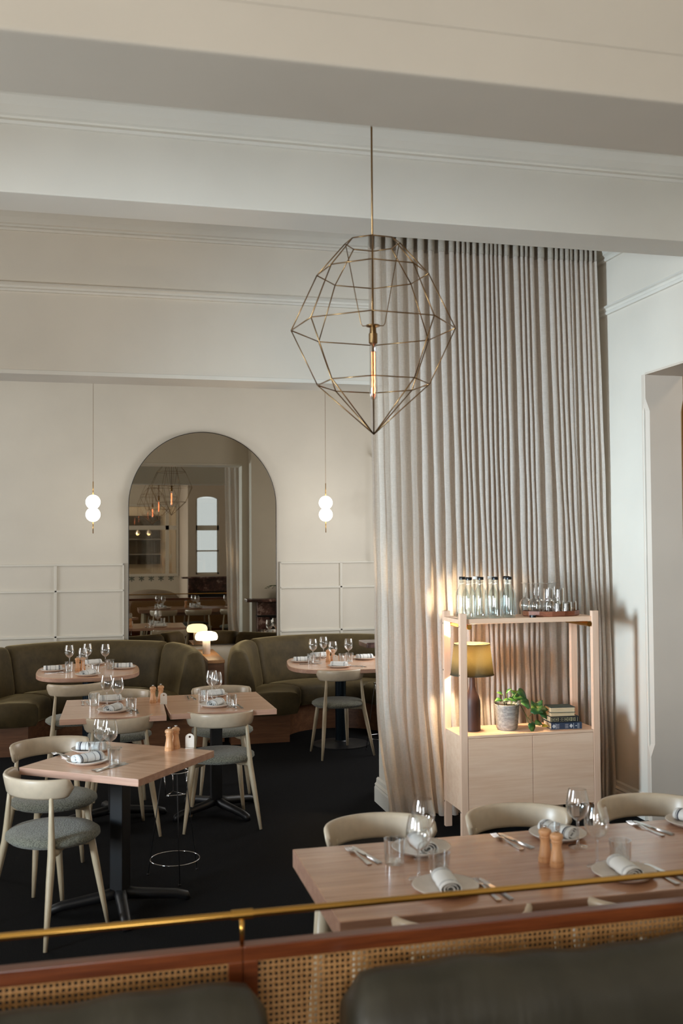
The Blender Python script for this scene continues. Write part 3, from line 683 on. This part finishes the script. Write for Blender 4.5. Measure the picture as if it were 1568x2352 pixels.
# middle table, left half
P_(.085, 7.12, 'at the far place of '+ML, 12, pn2); P_(.10, 6.70, 'at the near place of '+ML, 62, pn2)
KF(-.06, 7.10, 95, 'left of the far plate of '+ML); KF(.25, 6.66, 92, 'right of the near plate of '+ML)
T_(-.018, 6.98, 'left of the wine glasses on '+ML); T_(.215, 6.70, 'right of the wine glasses on '+ML)
W_(.063, 6.97, 'rear one of the pair on '+ML); W_(.132, 6.82, 'front one of the pair on '+ML)
M_(.37, 6.99, 'left of the pair on '+ML); M_(.425, 7.03, 'right of the pair on '+ML)
put(pc_, (.438, 6.93, TZ), R(-10), 'white tag card with a hole on the middle tables', 'table card')
# middle table, right half
P_(.80, 7.17, 'at the far place of '+MR, 14, pn2); P_(.765, 6.73, 'at the near place of '+MR, 60, pn2)
KF(.655, 7.14, 95, 'left of the far plate of '+MR); KF(.92, 6.68, 94, 'right of the near plate of '+MR)
T_(.705, 6.93, 'left of the wine glasses on '+MR); T_(.865, 6.66, 'right of the wine glasses on '+MR)
W_(.775, 7.02, 'rear one of the pair on '+MR); W_(.795, 6.92, 'front one of the pair on '+MR)
# left booth table
P_(-.37, 8.99, 'at the left place of '+LB, 5); P_(-.075, 8.60, 'at the near place of '+LB, 60, pn2); P_(.225, 9.0, 'at the right place of '+LB, -3); P_(-.04, 9.36, 'at the rear place of '+LB, 20, pn2)
KF(-.33, 8.86, 5, 'below the left plate of '+LB, -.02)
T_(-.235, 8.92, 'left of the grinders on '+LB); T_(-.015, 8.72, 'behind the near plate of '+LB); T_(.11, 9.0, 'left of the right plate on '+LB)
W_(-.238, 9.16, 'leftmost of four on '+LB); W_(-.085, 9.25, 'tallest in view and rearmost of four on '+LB); W_(.07, 9.15, 'rightmost of four on '+LB); W_(-.118, 8.86, 'front one of four on '+LB)
M_(-.165, 8.95, 'left of the pair on '+LB); M_(-.122, 8.97, 'right of the pair on '+LB)
put(pc_, (-.07, 8.75, TZ), R(-10), 'white tag card with a hole on '+LB, 'table card')
# right booth table
P_(1.82, 9.02, 'at the left place of '+RB, -3); P_(2.04, 9.33, 'at the rear place of '+RB, 20, pn2); P_(2.055, 8.55, 'at the near place of '+RB, -30, pn2); P_(2.42, 9.06, 'at the right place of '+RB, 4)
KF(1.86, 8.85, 8, 'below the left plate of '+RB, -.02); KF(2.20, 8.55, -35, 'beside the near plate of '+RB, .02)
T_(1.875, 8.90, 'left of the grinders on '+RB); T_(1.955, 9.0, 'second from left on '+RB); T_(2.16, 8.86, 'nearest the card on '+RB); T_(2.235, 8.90, 'rightmost on '+RB)
W_(1.93, 9.06, 'leftmost of four on '+RB); W_(2.07, 9.24, 'rearmost of four on '+RB); W_(2.05, 8.77, 'front one of four on '+RB); W_(2.25, 8.99, 'rightmost of four on '+RB)
M_(2.045, 8.94, 'left of the pair on '+RB); M_(2.10, 8.98, 'right of the pair on '+RB)
put(pc_, (2.09, 8.84, TZ), R(-10), 'white tag card with a hole on '+RB, 'table card')

# ------------------------------------------------------------------ wire stands
def make_stand():
    root = empty('wire_stand'); bm = bmesh.new()
    for k in range(3):
        a = R(35)+k*2*pi/3; tube(bm, [(.157*cos(a), .157*sin(a), 0), (.072*cos(a), .072*sin(a), .575)], .0026, 6)
        tube(bm, [(.157*cos(a), .157*sin(a), 0), (.157*cos(a), .157*sin(a), .008)], .006, 8)
    finish('leg', bm, m_black, root, True)
    for nm, r, z, t in (('lower_ring', .134, .10, .0028), ('top_ring', .074, .575, .003)):
        bm = bmesh.new(); tube(bm, [(r*cos(2*pi*i/40), r*sin(2*pi*i/40), z) for i in range(40)], t, 6, True); finish(nm, bm, m_chrome, root, True)
    bm = bmesh.new(); q = [Vector((.062*cos(R(95)+k*2*pi/3), .062*sin(R(95)+k*2*pi/3), .45)) for k in range(3)]
    for k in range(3):
        tube(bm, [q[k], q[(k+1) % 3]], .0026, 6); tube(bm, [q[k], Vector((q[k].x*1.19, q[k].y*1.19, .575))], .0026, 6)
    finish('basket', bm, m_chrome, root, True); return root
sp_ = make_stand()
put(sp_, (.415, 5.61, 0), 0, 'thin wire bucket stand beside the front-left table', 'stand')
put(sp_, (2.46, 8.62, 0), .6, 'thin wire bucket stand mostly behind the curtain by the right booth', 'stand')

# ------------------------------------------------------------------ shelf unit
cab = tag(empty('shelf_cabinet', (2.174, 5.85, 0)), 'pale birch shelf unit with two cabinet doors in front of the curtain', 'shelf unit')
CW, CD, pw_ = .938, .33, .044
for x in (0, CW-pw_):
    for y in (0, CD-.032):
        bm = bmesh.new(); box(bm, x, x+pw_, y, y+.032, 0, 1.38, .002); p_ = finish('post', bm, m_birch_v, cab)
bm = bmesh.new(); box(bm, pw_, CW-pw_, .012, CD-.012, 1.314, 1.345, .002); finish('top_shelf', bm, m_birch, cab)
bm = bmesh.new(); box(bm, .001, CW-.001, .034, CD-.033, 1.316, 1.343, .002); finish('shelf_end', bm, m_birch, cab)
bm = bmesh.new(); box(bm, pw_, CW-pw_, .02, CD-.012, .165, .628, .002); box(bm, .004, CW-.004, .033, CD-.033, .1655, .6274, .001); bd = finish('cabinet_body', bm, m_birch, cab)
mid = 2.648-2.174
for a, b_ in ((pw_+.002, mid-.0015), (mid+.0015, CW-pw_-.002)):
    bm = bmesh.new(); box(bm, a, b_, .002, .019, .168, .610, .0012); finish('door', bm, m_birch, bd)
bm = bmesh.new(); box(bm, pw_+.001, CW-pw_-.001, .002, .03, .612, .628, .001); finish('top_edge', bm, m_birch, bd)
for z in (1.296, .145):
    for x in (pw_+.018, CW-pw_-.018):
        bm = bmesh.new(); rs = []; loft(bm, [ring(bm, [(x+.016*cos(t*pi/10), y, z+.016*sin(t*pi/10)) for t in range(20)]) for y in (.004, CD-.01)]); finish('brass_bar', bm, m_brass, cab, 'auto')
bm = bmesh.new()
for z in (1.30, .16, 1.0):
    for y in (.016, CD-.016): loft(bm, [ring(bm, [(x, y+.005*cos(t*pi/6), z+.005*sin(t*pi/6)) for t in range(12)]) for x in (-.002, .004)])
finish('screw', bm, m_steel, cab)
SZ = 1.345
def make_bottle():
    root = empty('water_bottle'); bm = bmesh.new(); n = 24
    pr = [(.001, .006), (.036, .003), (.041, .0), (.0432, .006), (.0435, .03), (.0438, .12), (.043, .14), (.038, .165), (.026, .188), (.0185, .205), (.0175, .225), (.0195, .228), (.0195, .234), (.0175, .236), (.0175, .244)]
    lathe(bm, pr, n, cap=False)
    for v in bm.verts:
        a = math.atan2(v.co.y, v.co.x)
        if .01 < v.co.z < .15: k = 1-.025*(cos(8*a)); v.co.x *= k; v.co.y *= k
    finish('glass_body', bm, m_glass_b, root, True)
    bm = bmesh.new(); lathe(bm, [(.0195, .240), (.0205, .241), (.0205, .256), (.019, .258), (.001, .258)], 20); finish('cap', bm, m_blackgloss, root, 'auto'); return root
pb = make_bottle()
xs = [(2.262, 5.925, 0), (2.350, 5.95, 0), (2.438, 5.925, 0), (2.532, 5.93, 0), (2.262, 6.04, 0), (2.360, 6.06, 1), (2.458, 6.045, 1), (2.562, 6.04, 0)]
nm = ['leftmost in front row', 'second in front row', 'third in front row', 'rightmost in the front row', 'leftmost in the rear row', 'second in rear row, pale cap', 'third in rear row, pale cap', 'rightmost in the rear row']
for (x, y, c), n_ in zip(xs, nm):
    o = put(pb, (x, y, SZ), x*7, 'clear water bottle '+('' if c else 'with a black cap ')+'on the shelf, '+n_, 'bottle', None)
    if c:
        for ch in o.children:
            if ch.name.startswith('cap'): ch.data = ch.data.copy(); ch.data.materials[0] = m_card
bm = bmesh.new(); lathe(bm, [(.001, 0), (.021, 0), (.021, .014), (.001, .014)], 20, (2.675, 5.885, SZ)); tag(finish('bottle_cap', bm, m_blackgloss, None, 'auto'), 'loose black bottle cap lying in front of the wooden tray', 'bottle cap')
TX, TY = 2.852, 6.0
bm = bmesh.new(); lathe(bm, [(.001, 0), (.185, 0), (.195, .006), (.197, .034), (.188, .034), (.184, .010), (.001, .008)], 14, (0, 0, 0), cap=False)
for v in bm.verts: v.co.y *= .62
tr = tag(finish('serving_tray', bm, m_walnut, None, False, loc=(TX, TY, SZ)), 'low walnut tray with a faceted rim at the right end of the top shelf', 'tray')
zt = SZ+.0095
for x, y, l_ in ((2.722, 5.96, 'leftmost at the front'), (2.778, 6.02, 'second from the left'), (2.815, 5.95, 'third from the left'), (2.70, 6.045, 'leftmost at the back'), (2.895, 6.03, 'among the tumblers')):
    o = put(pw, (x, y, zt+.203), 0, 'upside-down wine glass on the walnut tray, '+l_, 'wine glass', None); o.rotation_euler = (pi, 0, 0)
for x, y, z, l_ in ((2.87, 6.07, 0, 'lower of the left rear stack'), (2.87, 6.07, .083, 'upper of the left rear stack'), (2.945, 6.07, 0, 'lower of the right rear stack'), (2.945, 6.07, .083, 'upper of the right rear stack'), (2.935, 5.945, 0, 'middle of the front row'), (2.993, 5.99, 0, 'rightmost of the front row'), (2.87, 5.93, 0, 'left of the front row')):
    o = put(pt_, (x, y, zt+z+.0825*.98), 0, 'upturned tumbler on the walnut tray, '+l_, 'tumbler', None); o.rotation_euler = (pi, 0, 0)
# table lamp
BZ = .628
la = tag(empty('table_lamp', (2.315, 6.02, BZ)), 'lit table lamp with a dark bottle base and grey linen shade in the shelf unit', 'table lamp')
bm = bmesh.new(); lathe(bm, [(.045, 0), (.05, .004), (.051, .16), (.049, .19), (.04, .222), (.026, .25), (.020, .28), (.0185, .33), (.0185, .40)], 30); finish('base', bm, m_brownceramic, la, 'auto')
bm = bmesh.new(); tube(bm, [(0, 0, .39), (0, 0, .46)], .006, 8)
for k in range(3):
    a = k*2*pi/3; tube(bm, [(0, 0, .535), (.108*cos(a), .108*sin(a), .548)], .0015, 6)
tube(bm, [(.024, 0, .40), (.03, 0, .46), (.004, 0, .54)], .002, 6); finish('fitting', bm, m_brass, la, True)
bm = bmesh.new(); n = 48; rs = [ring(bm, [(r*cos(2*pi*j/n), r*sin(2*pi*j/n), z) for j in range(n)]) for r, z in ((.137, .353), (.114, .55))]; loft(bm, rs, False)
sh = finish('lamp_shade', bm, m_shade, la, True); md = sh.modifiers.new('s', 'SOLIDIFY'); md.thickness = .0015
bm = bmesh.new()
for r, z in ((.1375, .354), (.1145, .549)): tube(bm, [(r*cos(2*pi*j/48), r*sin(2*pi*j/48), z) for j in range(48)], .0022, 6, True)
finish('rim', bm, plain('shade_trim', (70, 66, 54), .8), sh, True)
bm = bmesh.new(); bmesh.ops.create_uvsphere(bm, u_segments=16, v_segments=12, radius=.018, matrix=Matrix.Translation((0, 0, .425))); finish('bulb', bm, emit('warm_bulb', (255, 214, 150), 10), la, True)
l = bpy.data.lights.new('shelf_lamp_light', 'POINT'); l.energy = 42; l.color = (1, .76, .48); l.shadow_soft_size = .022
lo = bpy.data.objects.new('shelf_lamp_light', l); C.objects.link(lo); lo.parent = la; lo.location = (0, 0, .468)
# pothos
pl = tag(empty('potted_pothos', (2.540, 6.0, BZ)), 'trailing green pothos in a ribbed grey pot on the cabinet top', 'potted plant')
bm = bmesh.new(); pr = [(.001, 0), (.058, 0), (.066, .01)]+[(.068+.012*(i/22)+(.0008 if i % 2 else 0), .015+.145*i/22) for i in range(23)]+[(.078, .162), (.076, .15), (.001, .146)]
lathe(bm, pr, 36, cap=False)
for v in bm.verts: v.co.x *= 1.0
finish('pot', bm, m_pot, pl, 'auto')
bm = bmesh.new(); lathe(bm, [(.001, .151), (.03, .153), (.0755, .15)], 20, cap=False); finish('soil', bm, m_soil, pl)
rn = random.Random(3); bl = bmesh.new(); bs_ = bmesh.new()
def leaf(bm, pos, dirv, up, L):
    dirv = dirv.normalized(); side = dirv.cross(up).normalized(); nrm = side.cross(dirv); sec = []
    prof = [(0, .02), (-.06, .22), (.05, .38), (.25, .43), (.5, .36), (.75, .2), (.92, .07), (1.0, 0)]
    L_, R_, Cc = [], [], []
    for t, w_ in prof:
        dr = nrm*(-.25*t*t*L); Cc.append(bm.verts.new(pos+dirv*(max(t, 0)*L)+dr))
        L_.append(bm.verts.new(pos+dirv*(t*L)+side*(w_*L)+dr+nrm*(.12*w_*L))); R_.append(bm.verts.new(pos+dirv*(t*L)-side*(w_*L)+dr+nrm*(.12*w_*L)))
    for i in range(len(prof)-1):
        bm.faces.new((Cc[i], L_[i], L_[i+1], Cc[i+1])); bm.faces.new((R_[i], Cc[i], Cc[i+1], R_[i+1]))
def stalk(pts, r=.0018): tube(bs_, pts, r, 6)
LV = [((-.01, 0, .15), (-.05, -.02, .195), (-.9, -.3, .0), .045), ((-.01, 0, .15), (-.03, 0, .225), (-.8, -.2, .4), .042), ((0, 0, .15), (-.005, -.01, .235), (.3, -.5, .6), .045), ((0, .01, .15), (.0, -.03, .20), (.6, -.6, -.1), .05), ((0, 0, .15), (-.035, -.03, .19), (.5, -.8, .3), .05),
      ((.03, 0, .15), (.08, 0, .245), (.6, -.4, -.5), .075), ((.03, 0, .15), (.05, .01, .19), (.9, -.3, .25), .075), ((.04, 0, .15), (.10, -.03, .19), (.3, -.7, -.7), .07), ((.05, -.02, .15), (.09, -.05, .175), (.4, -.8, -.3), .065), ((.03, .01, .15), (.055, .03, .22), (1, .2, .1), .07)]
for a, b_, d, L in LV:
    a, b_ = Vector(a), Vector(b_); stalk([a, a.lerp(b_, .5)+Vector((0, 0, .012)), b_]); leaf(bl, b_, Vector(d), Vector((0, -.5, .85)), L)
vine = [Vector(p) for p in ((.05, 0, .15), (.09, -.01, .15), (.115, -.02, .10), (.13, -.03, .07), (.16, -.03, .10), (.20, -.02, .12), (.235, 0, .10), (.25, .0, .04))]
stalk(vine, .0022); stalk([(.115, -.02, .10), (.12, -.06, .05), (.12, -.09, .03)], .002); stalk([(.13, -.03, .07), (.18, -.05, .03), (.21, -.05, .02)], .002)
for p, d, L in (((.165, -.03, .11), (.5, -.4, .5), .075), ((.15, -.04, .125), (.9, -.5, -.1), .08), ((.20, -.02, .13), (.4, -.3, .8), .06), ((.21, -.02, .12), (1, -.1, .1), .07), ((.235, 0, .10), (.5, -.6, -.6), .06), ((.12, -.10, .05), (.15, -.35, -1), .062), ((.17, -.05, .045), (.8, -.5, -.1), .05), ((.19, 0, .13), (-.2, .2, .8), .05), ((.22, .02, .09), (.4, .5, .2), .06)):
    leaf(bl, Vector(p), Vector(d), Vector((0, -.7, .7)), L)
o = finish('foliage', bl, m_leaf, pl, True); md = o.modifiers.new('s', 'SOLIDIFY'); md.thickness = .0008
finish('stem', bs_, m_stem, pl, True)
bm = bmesh.new(); leaf(bm, Vector((.215, -.06, .022)), Vector((.8, -.5, .1)), Vector((0, -.5, .8)), .04); finish('yellow_leaf', bm, plain('yellowed_leaf', (190, 160, 50), .6), pl, True)
# books
def book(cx, cy, z, w_, d, h, rot, cov, label, orn=None):
    root = tag(empty('book', (cx, cy, z), rot), label, 'book'); t = .003
    bm = bmesh.new(); box(bm, -w_/2, w_/2, -d/2, d/2, 0, t, .0008); box(bm, -w_/2, w_/2, -d/2, d/2, h-t, h, .0008); box(bm, -w_/2, w_/2, -d/2-.002, -d/2+t, 0, h, .0015) if orn else None
    if orn is None: box(bm, -w_/2, w_/2, d/2-t, d/2+.002, 0, h, .0015)
    finish('cover', bm, cov, root)
    bm = bmesh.new(); box(bm, -w_/2+.004, w_/2-.004, -d/2+(.002 if orn else .004), d/2-.003, t, h-t); finish('pages', bm, m_pages, root)
    if orn:
        bm = bmesh.new(); orn(bm, w_, -d/2-.0025, h); finish('spine_ornament', bm, m_gold if orn is orn1 else m_silver, root)
def orn1(bm, w_, y, h):
    for x in (-.078, -.056, .008, .030, .056):
        s = h*.30
        for a, b_, c, d in ((-s, s, s-.001, s), (-s, s, -s, -s+.001), (-s, -s+.001, -s, s), (s-.001, s, -s, s), (-s*.5, s*.5, -.0012, .0012), (-.0012, .0012, -s*.55, s*.55)): box(bm, x+a, x+b_, y-.0006, y+.002, h/2+c, h/2+d)
    for x in (-.03, -.012):
        for k in (-.3, 0, .3): box(bm, x-.004, x+.004, y-.0006, y+.002, h/2+h*k-.0006, h/2+h*k+.0006)
    for x in (-.09, -.043, -.02, .019, .043, .07, .085): box(bm, x-.0006, x+.0006, y-.0006, y+.002, .005, h-.005)
def orn2(bm, w_, y, h):
    for x in (-.06, .0):
        for k in (-.28, -.1, .08, .25): box(bm, x-.011, x+.011, y-.0006, y+.002, h/2+h*k-.0008, h/2+h*k+.0008)
    for x in (-.085, .03):
        for k in range(-3, 4): hh = h*(.32-.07*abs(k)); box(bm, x+k*.003-.001, x+k*.003+.001, y-.0006, y+.002, h/2-hh, h/2+hh)
    for x in (-.072, .046, .074, .082): box(bm, x-.0008, x+.0008, y-.0006, y+.002, .004, h-.004)
    box(bm, .058, .068, y-.0006, y+.002, h/2-.002, h/2+.002)
book(2.912, 5.975, BZ, .205, .145, .041, R(-5), m_navy, 'thick navy book with silver spine, bottom of the stack', orn2)
book(2.905, 5.985, BZ+.0415, .19, .135, .037, R(-4), m_clothblack, 'black book with gilt squares on its spine, second from the bottom', orn1)
book(2.897, 5.985, BZ+.079, .165, .12, .022, R(-3), m_tan, 'thin tan book, second from the top of the stack')
book(2.900, 5.985, BZ+.1015, .165, .12, .034, R(-6), m_green, 'dark green book lying on top of the stack')
# cables on the floor behind the shelf
bm = bmesh.new(); tube(bm, [(2.26, 6.1, .6), (2.25, 6.14, .3), (2.23, 6.0, .05), (2.35, 5.95, .008), (2.5, 6.05, .008), (2.7, 6.0, .008), (2.6, 6.15, .006)], .004, 6); tag(finish('power_cable', bm, m_black, None, True), 'black power cable trailing on the carpet under the shelf unit', 'cable')

# ------------------------------------------------------------------ foreground banquette with cane back
bq = tag(empty('cane_banquette', (0, 2.41, 0)), 'cane-backed banquette with olive leather cushions and brass rail across the foreground', 'banquette')
zt_, zb_, xm = .866, .830, .336
bm = bmesh.new()
box(bm, -2.2, xm, -.018, .020, zb_, zt_, .003); box(bm, xm+.0008, 2.9, -.018, .020, zb_, zt_, .003)
box(bm, xm-.034, xm-.0005, -.018, .020, .30, zb_+.002, .002); box(bm, xm+.0013, xm+.036, -.018, .020, .30, zb_+.002, .002)
for x in (-1.3, 2.35): box(bm, x-.035, x+.035, -.018, .020, .30, zb_+.002, .002)
box(bm, -2.2, 2.9, -.018, .020, .26, .31, .002)
finish('frame', bm, m_mahog, bq)
for a, b_ in ((-1.265, xm-.034), (xm+.036, 2.315)):
    bm = bmesh.new(); box(bm, a, b_, -.0015, .0015, .31, zb_); finish('cane_panel', bm, m_cane, bq)
def cushion(x0, x1):
    bm = bmesh.new(); rs = []; n = 40
    pr = [(-.03, .40), (-.03, .74), (-.045, .785), (-.08, .812), (-.13, .818), (-.185, .79), (-.215, .72), (-.225, .58), (-.21, .44), (-.16, .40)]
    for i in range(n+1):
        f = i/n; x = x0+(x1-x0)*f; e = min(x-x0, x1-x)/.055; s = 1 if e > 1 else 1-.22*(1-math.sqrt(max(0, 1-(1-e)**2)))
        rs.append(ring(bm, [(x, -.13+(y+.13)*s, .6+(z-.6)*s+(.006*sin(x*9)+.003*sin(x*31) if z > .75 else 0)) for y, z in pr]))
    loft(bm, rs); o = finish('back_cushion', bm, m_leather, bq, True)
    bm = bmesh.new(); rs = []
    for y, z in ((-.222, .58), (-.2, .765), (-.1, .80)): pass
    bm.free(); return o
cushion(-1.2, .372); cushion(.562, 2.30)
bm = bmesh.new(); box(bm, -2.2, 2.9, -.72, -.02, .32, .45, .03); finish('seat', bm, m_leather, bq, 'auto')
bm = bmesh.new(); box(bm, -2.2, 2.9, -.66, .0, 0, .32); finish('base', bm, m_mahog, bq)
bm = bmesh.new(); tube(bm, [(-2.2, 0, .936), (2.9, 0, .936)], .0088, 14); br = finish('brass_rail', bm, m_brass, bq, True)
for x in (-1.3, xm, 2.35):
    bm = bmesh.new(); rs = [ring(bm, [(x+dx, .0118*cos(t*pi/10), .936+.0118*sin(t*pi/10)) for t in range(20)]) for dx in (-.026, .026)]; loft(bm, rs); finish('collar', bm, m_brass, br, 'auto')
    bm = bmesh.new(); tube(bm, [(x, 0, .865), (x, 0, .93)], .0055, 12); finish('rail_post', bm, m_brass, br, True)

# ------------------------------------------------------------------ alcove fireplace, fern (seen in the mirror)
fp = tag(empty('fireplace', (2.70, 7.12, 0)), 'brown marble fireplace reflected at the lower right of the mirror', 'fireplace')
bm = bmesh.new(); box(bm, -.78, .72, 0, .24, 1.05, 1.09, .008); finish('mantel_shelf', bm, m_redmarble, fp)
bm = bmesh.new(); box(bm, -.62, -.46, 0, .14, 0, .86, .004); box(bm, .44, .60, 0, .14, 0, .86, .004); box(bm, -.62, .60, 0, .12, .86, 1.05, .004); finish('surround', bm, m_redmarble, fp)
bm = bmesh.new(); box(bm, -.63, .61, .02, .15, .845, .87, .004); box(bm, -.46, -.40, 0, .1, 0, .85); box(bm, .38, .44, 0, .1, 0, .85); box(bm, -.4, .38, 0, .02, 0, .85); finish('firebox', bm, m_blackgloss, fp)
fe = tag(empty('potted_fern', (2.42, 7.26, 1.09)), 'dark fern on the mantel, its fronds reflected at the right edge of the mirror', 'potted plant')
bm = bmesh.new(); lathe(bm, [(.05, 0), (.07, .10), (.06, .10), (.001, .09)], 20, cap=False); finish('pot', bm, m_blackgloss, fe, True)
bm = bmesh.new()
for k in range(12):
    a = k*2*pi/12+.2; pts = []
    for i in range(9):
        t = i/8; pts.append(Vector((cos(a)*.24*t, sin(a)*.12*t, .1+.26*t-.22*t*t)))
    tube(bm, pts, .0018, 5)
    for i in range(1, 9):
        for s in (-1, 1):
            p = pts[i]; d = Vector((-sin(a), cos(a), 0))*s; L = .045*(1-.08*i); f_ = Vector((cos(a), sin(a), 0))*.007
            vs = [bm.verts.new(q) for q in (p-f_, p+d*L-Vector((0, 0, .01)), p+f_)]; bm.faces.new(vs)
finish('fronds', bm, m_fern, fe)
# rear room furnishings seen in the mirror
rf = tag(empty('marble_mantel', (2.4, PY, 0)), 'dark marble mantel under the arched window in the mirror reflection', 'fireplace')
bm = bmesh.new(); box(bm, -.62, .6, 0, .24, 1.08, 1.115, .006); finish('mantel_shelf', bm, m_redmarble, rf)
bm = bmesh.new(); box(bm, -.48, .5, 0, .14, .0, 1.08, .004); finish('surround', bm, m_redmarble, rf)
bm = bmesh.new(); box(bm, -.3, .3, .13, .15, .0, .8); finish('firebox', bm, m_blackgloss, rf)
fl = 0
for k, x in enumerate((.80, 1.03, 1.26, 1.49, 1.73)):
    bm = bmesh.new()
    for j in range(3):
        a = j*pi/3+pi/2; c, s = cos(a), sin(a); w_ = .013; L = .07
        q = [(x+c*L-s*w_, .0, 1.01+s*L+c*w_), (x+c*L+s*w_, 0, 1.01+s*L-c*w_), (x-c*L+s*w_, 0, 1.01-s*L-c*w_), (x-c*L-s*w_, 0, 1.01-s*L+c*w_)]
        loft(bm, [ring(bm, [(p[0], -3.999+dy, p[2]) for p in q]) for dy in (0, .003+.0004*j)])
    tag(finish('wall_asterisk', bm, m_ink), 'grey asterisk stencil under the kitchen window, %s in its row' % ('first', 'second', 'third', 'fourth', 'fifth')[k], 'wall decal', 'asterisks under the kitchen window')
bm = bmesh.new(); box(bm, 1.945, 2.035, -3.998, -3.985, 1.03, 1.15, .003)
bm.free()
bm = bmesh.new(); box(bm, 1.87, 1.925, -3.998, -3.985, 1.03, 1.15, .003); sw = tag(finish('wall_switch', bm, m_card), 'small switch plate on the far wall in the mirror reflection', 'switch')
bm = bmesh.new(); box(bm, 1.878, 1.893, -3.985, -3.98, 1.07, 1.11); box(bm, 1.902, 1.917, -3.985, -3.98, 1.07, 1.11); finish('toggle', bm, m_blackgloss, sw)
sf = tag(empty('curved_sofa', (1.1, -1.3, 0)), 'beige curved sofa back visible above the banquette in the mirror', 'sofa')
bm = bmesh.new(); rs = []
for i in range(25):
    a = pi*i/24; s = .75+.25*sin(a)
    rs.append(ring(bm, [(r*cos(a), r*.7*sin(a), z*1) for r, z in ((.62, .3), (.62, .72*s+.1), (.58, .80*s+.08), (.53, .80*s+.08), (.49, .72*s+.1), (.49, .3))]))
loft(bm, rs); finish('back', bm, plain('beige_upholstery', (176, 158, 140), .9), sf, True)
bm = bmesh.new(); lathe(bm, [(.001, .1), (.56, .1), (.58, .3), (.56, .45), (.001, .47)], 32); 
for v in bm.verts: v.co.y = max(v.co.y, -.1)*.7
finish('seat', bm, plain('beige_seat', (170, 152, 134), .9), sf, True)
kc = tag(empty('kitchen_counter', (1.1, -6.2, 0)), 'steel kitchen counter through the internal window in the mirror', 'counter')
bm = bmesh.new(); box(bm, -1.4, .9, -.35, .35, .88, .93); finish('worktop', bm, m_steel, kc)
bm = bmesh.new(); box(bm, -1.4, .9, -.33, .33, 0, .88); finish('cabinet', bm, m_jamb, kc)
ks = tag(empty('kitchen_shelf', (1.1, -6.9, 0)), 'dark open kitchen shelving seen through the internal window in the mirror', 'shelving')
bm = bmesh.new(); box(bm, -.9, .55, -.05, .02, 1.3, 2.6); finish('back_panel', bm, plain('dark_tile', (58, 52, 44), .4), ks)
bm = bmesh.new(); box(bm, -.9, .55, 0, .28, 1.55, 1.58); box(bm, -.9, .55, 0, .28, 1.95, 1.98); finish('shelf', bm, m_steel, ks)
kl = empty('kitchen_pendant'); bm = bmesh.new(); lathe(bm, [(.02, .1), (.03, .09), (.09, 0)], 20, cap=False); finish('shade', bm, m_steel, kl, True)
bm = bmesh.new(); bmesh.ops.create_uvsphere(bm, u_segments=12, v_segments=8, radius=.04, matrix=Matrix.Translation((0, 0, 0))); finish('bulb', bm, m_kbulb, kl, True)
bm = bmesh.new(); tube(bm, [(0, 0, .1), (0, 0, 1.3)], .003, 6); finish('cord', bm, m_black, kl)
put(kl, (1.0, -5.6, 2.1), 0, 'lit kitchen pendant in the mirror reflection, left one', 'pendant light'); put(kl, (1.28, -5.6, 2.1), 0, 'lit kitchen pendant in the mirror reflection, right one', 'pendant light')
l = bpy.data.lights.new('kitchen_light', 'POINT'); l.energy = 60; l.color = (1, .8, .6); l.shadow_soft_size = .2
lo = bpy.data.objects.new('kitchen_light', l); C.objects.link(lo); lo.location = (.6, -5.2, 3.0)

cc = tag(empty('corridor_cabinet', (4.7, 7.25, 0)), 'tall black cabinet glimpsed through the doorway at the right edge', 'cabinet')
bm = bmesh.new(); box(bm, -.5, .5, -.25, .25, .08, 1.99, .01); finish('body', bm, m_blackgloss, cc)
bm = bmesh.new(); box(bm, -.47, -.01, -.27, -.25, .1, 1.97, .004); finish('door', bm, m_black, cc)
bm = bmesh.new(); box(bm, .01, .47, -.27, -.25, .1, 1.97, .004); finish('door', bm, m_black, cc)
bm = bmesh.new(); box(bm, -.46, .46, -.22, .22, 0, .08); finish('plinth', bm, m_black, cc)
l = bpy.data.lights.new('corridor_light', 'AREA'); l.size = .5; l.energy = 14; l.color = (1, .85, .62)
lo = bpy.data.objects.new('corridor_light', l); C.objects.link(lo); lo.location = (4.8, 5.5, 3.9)
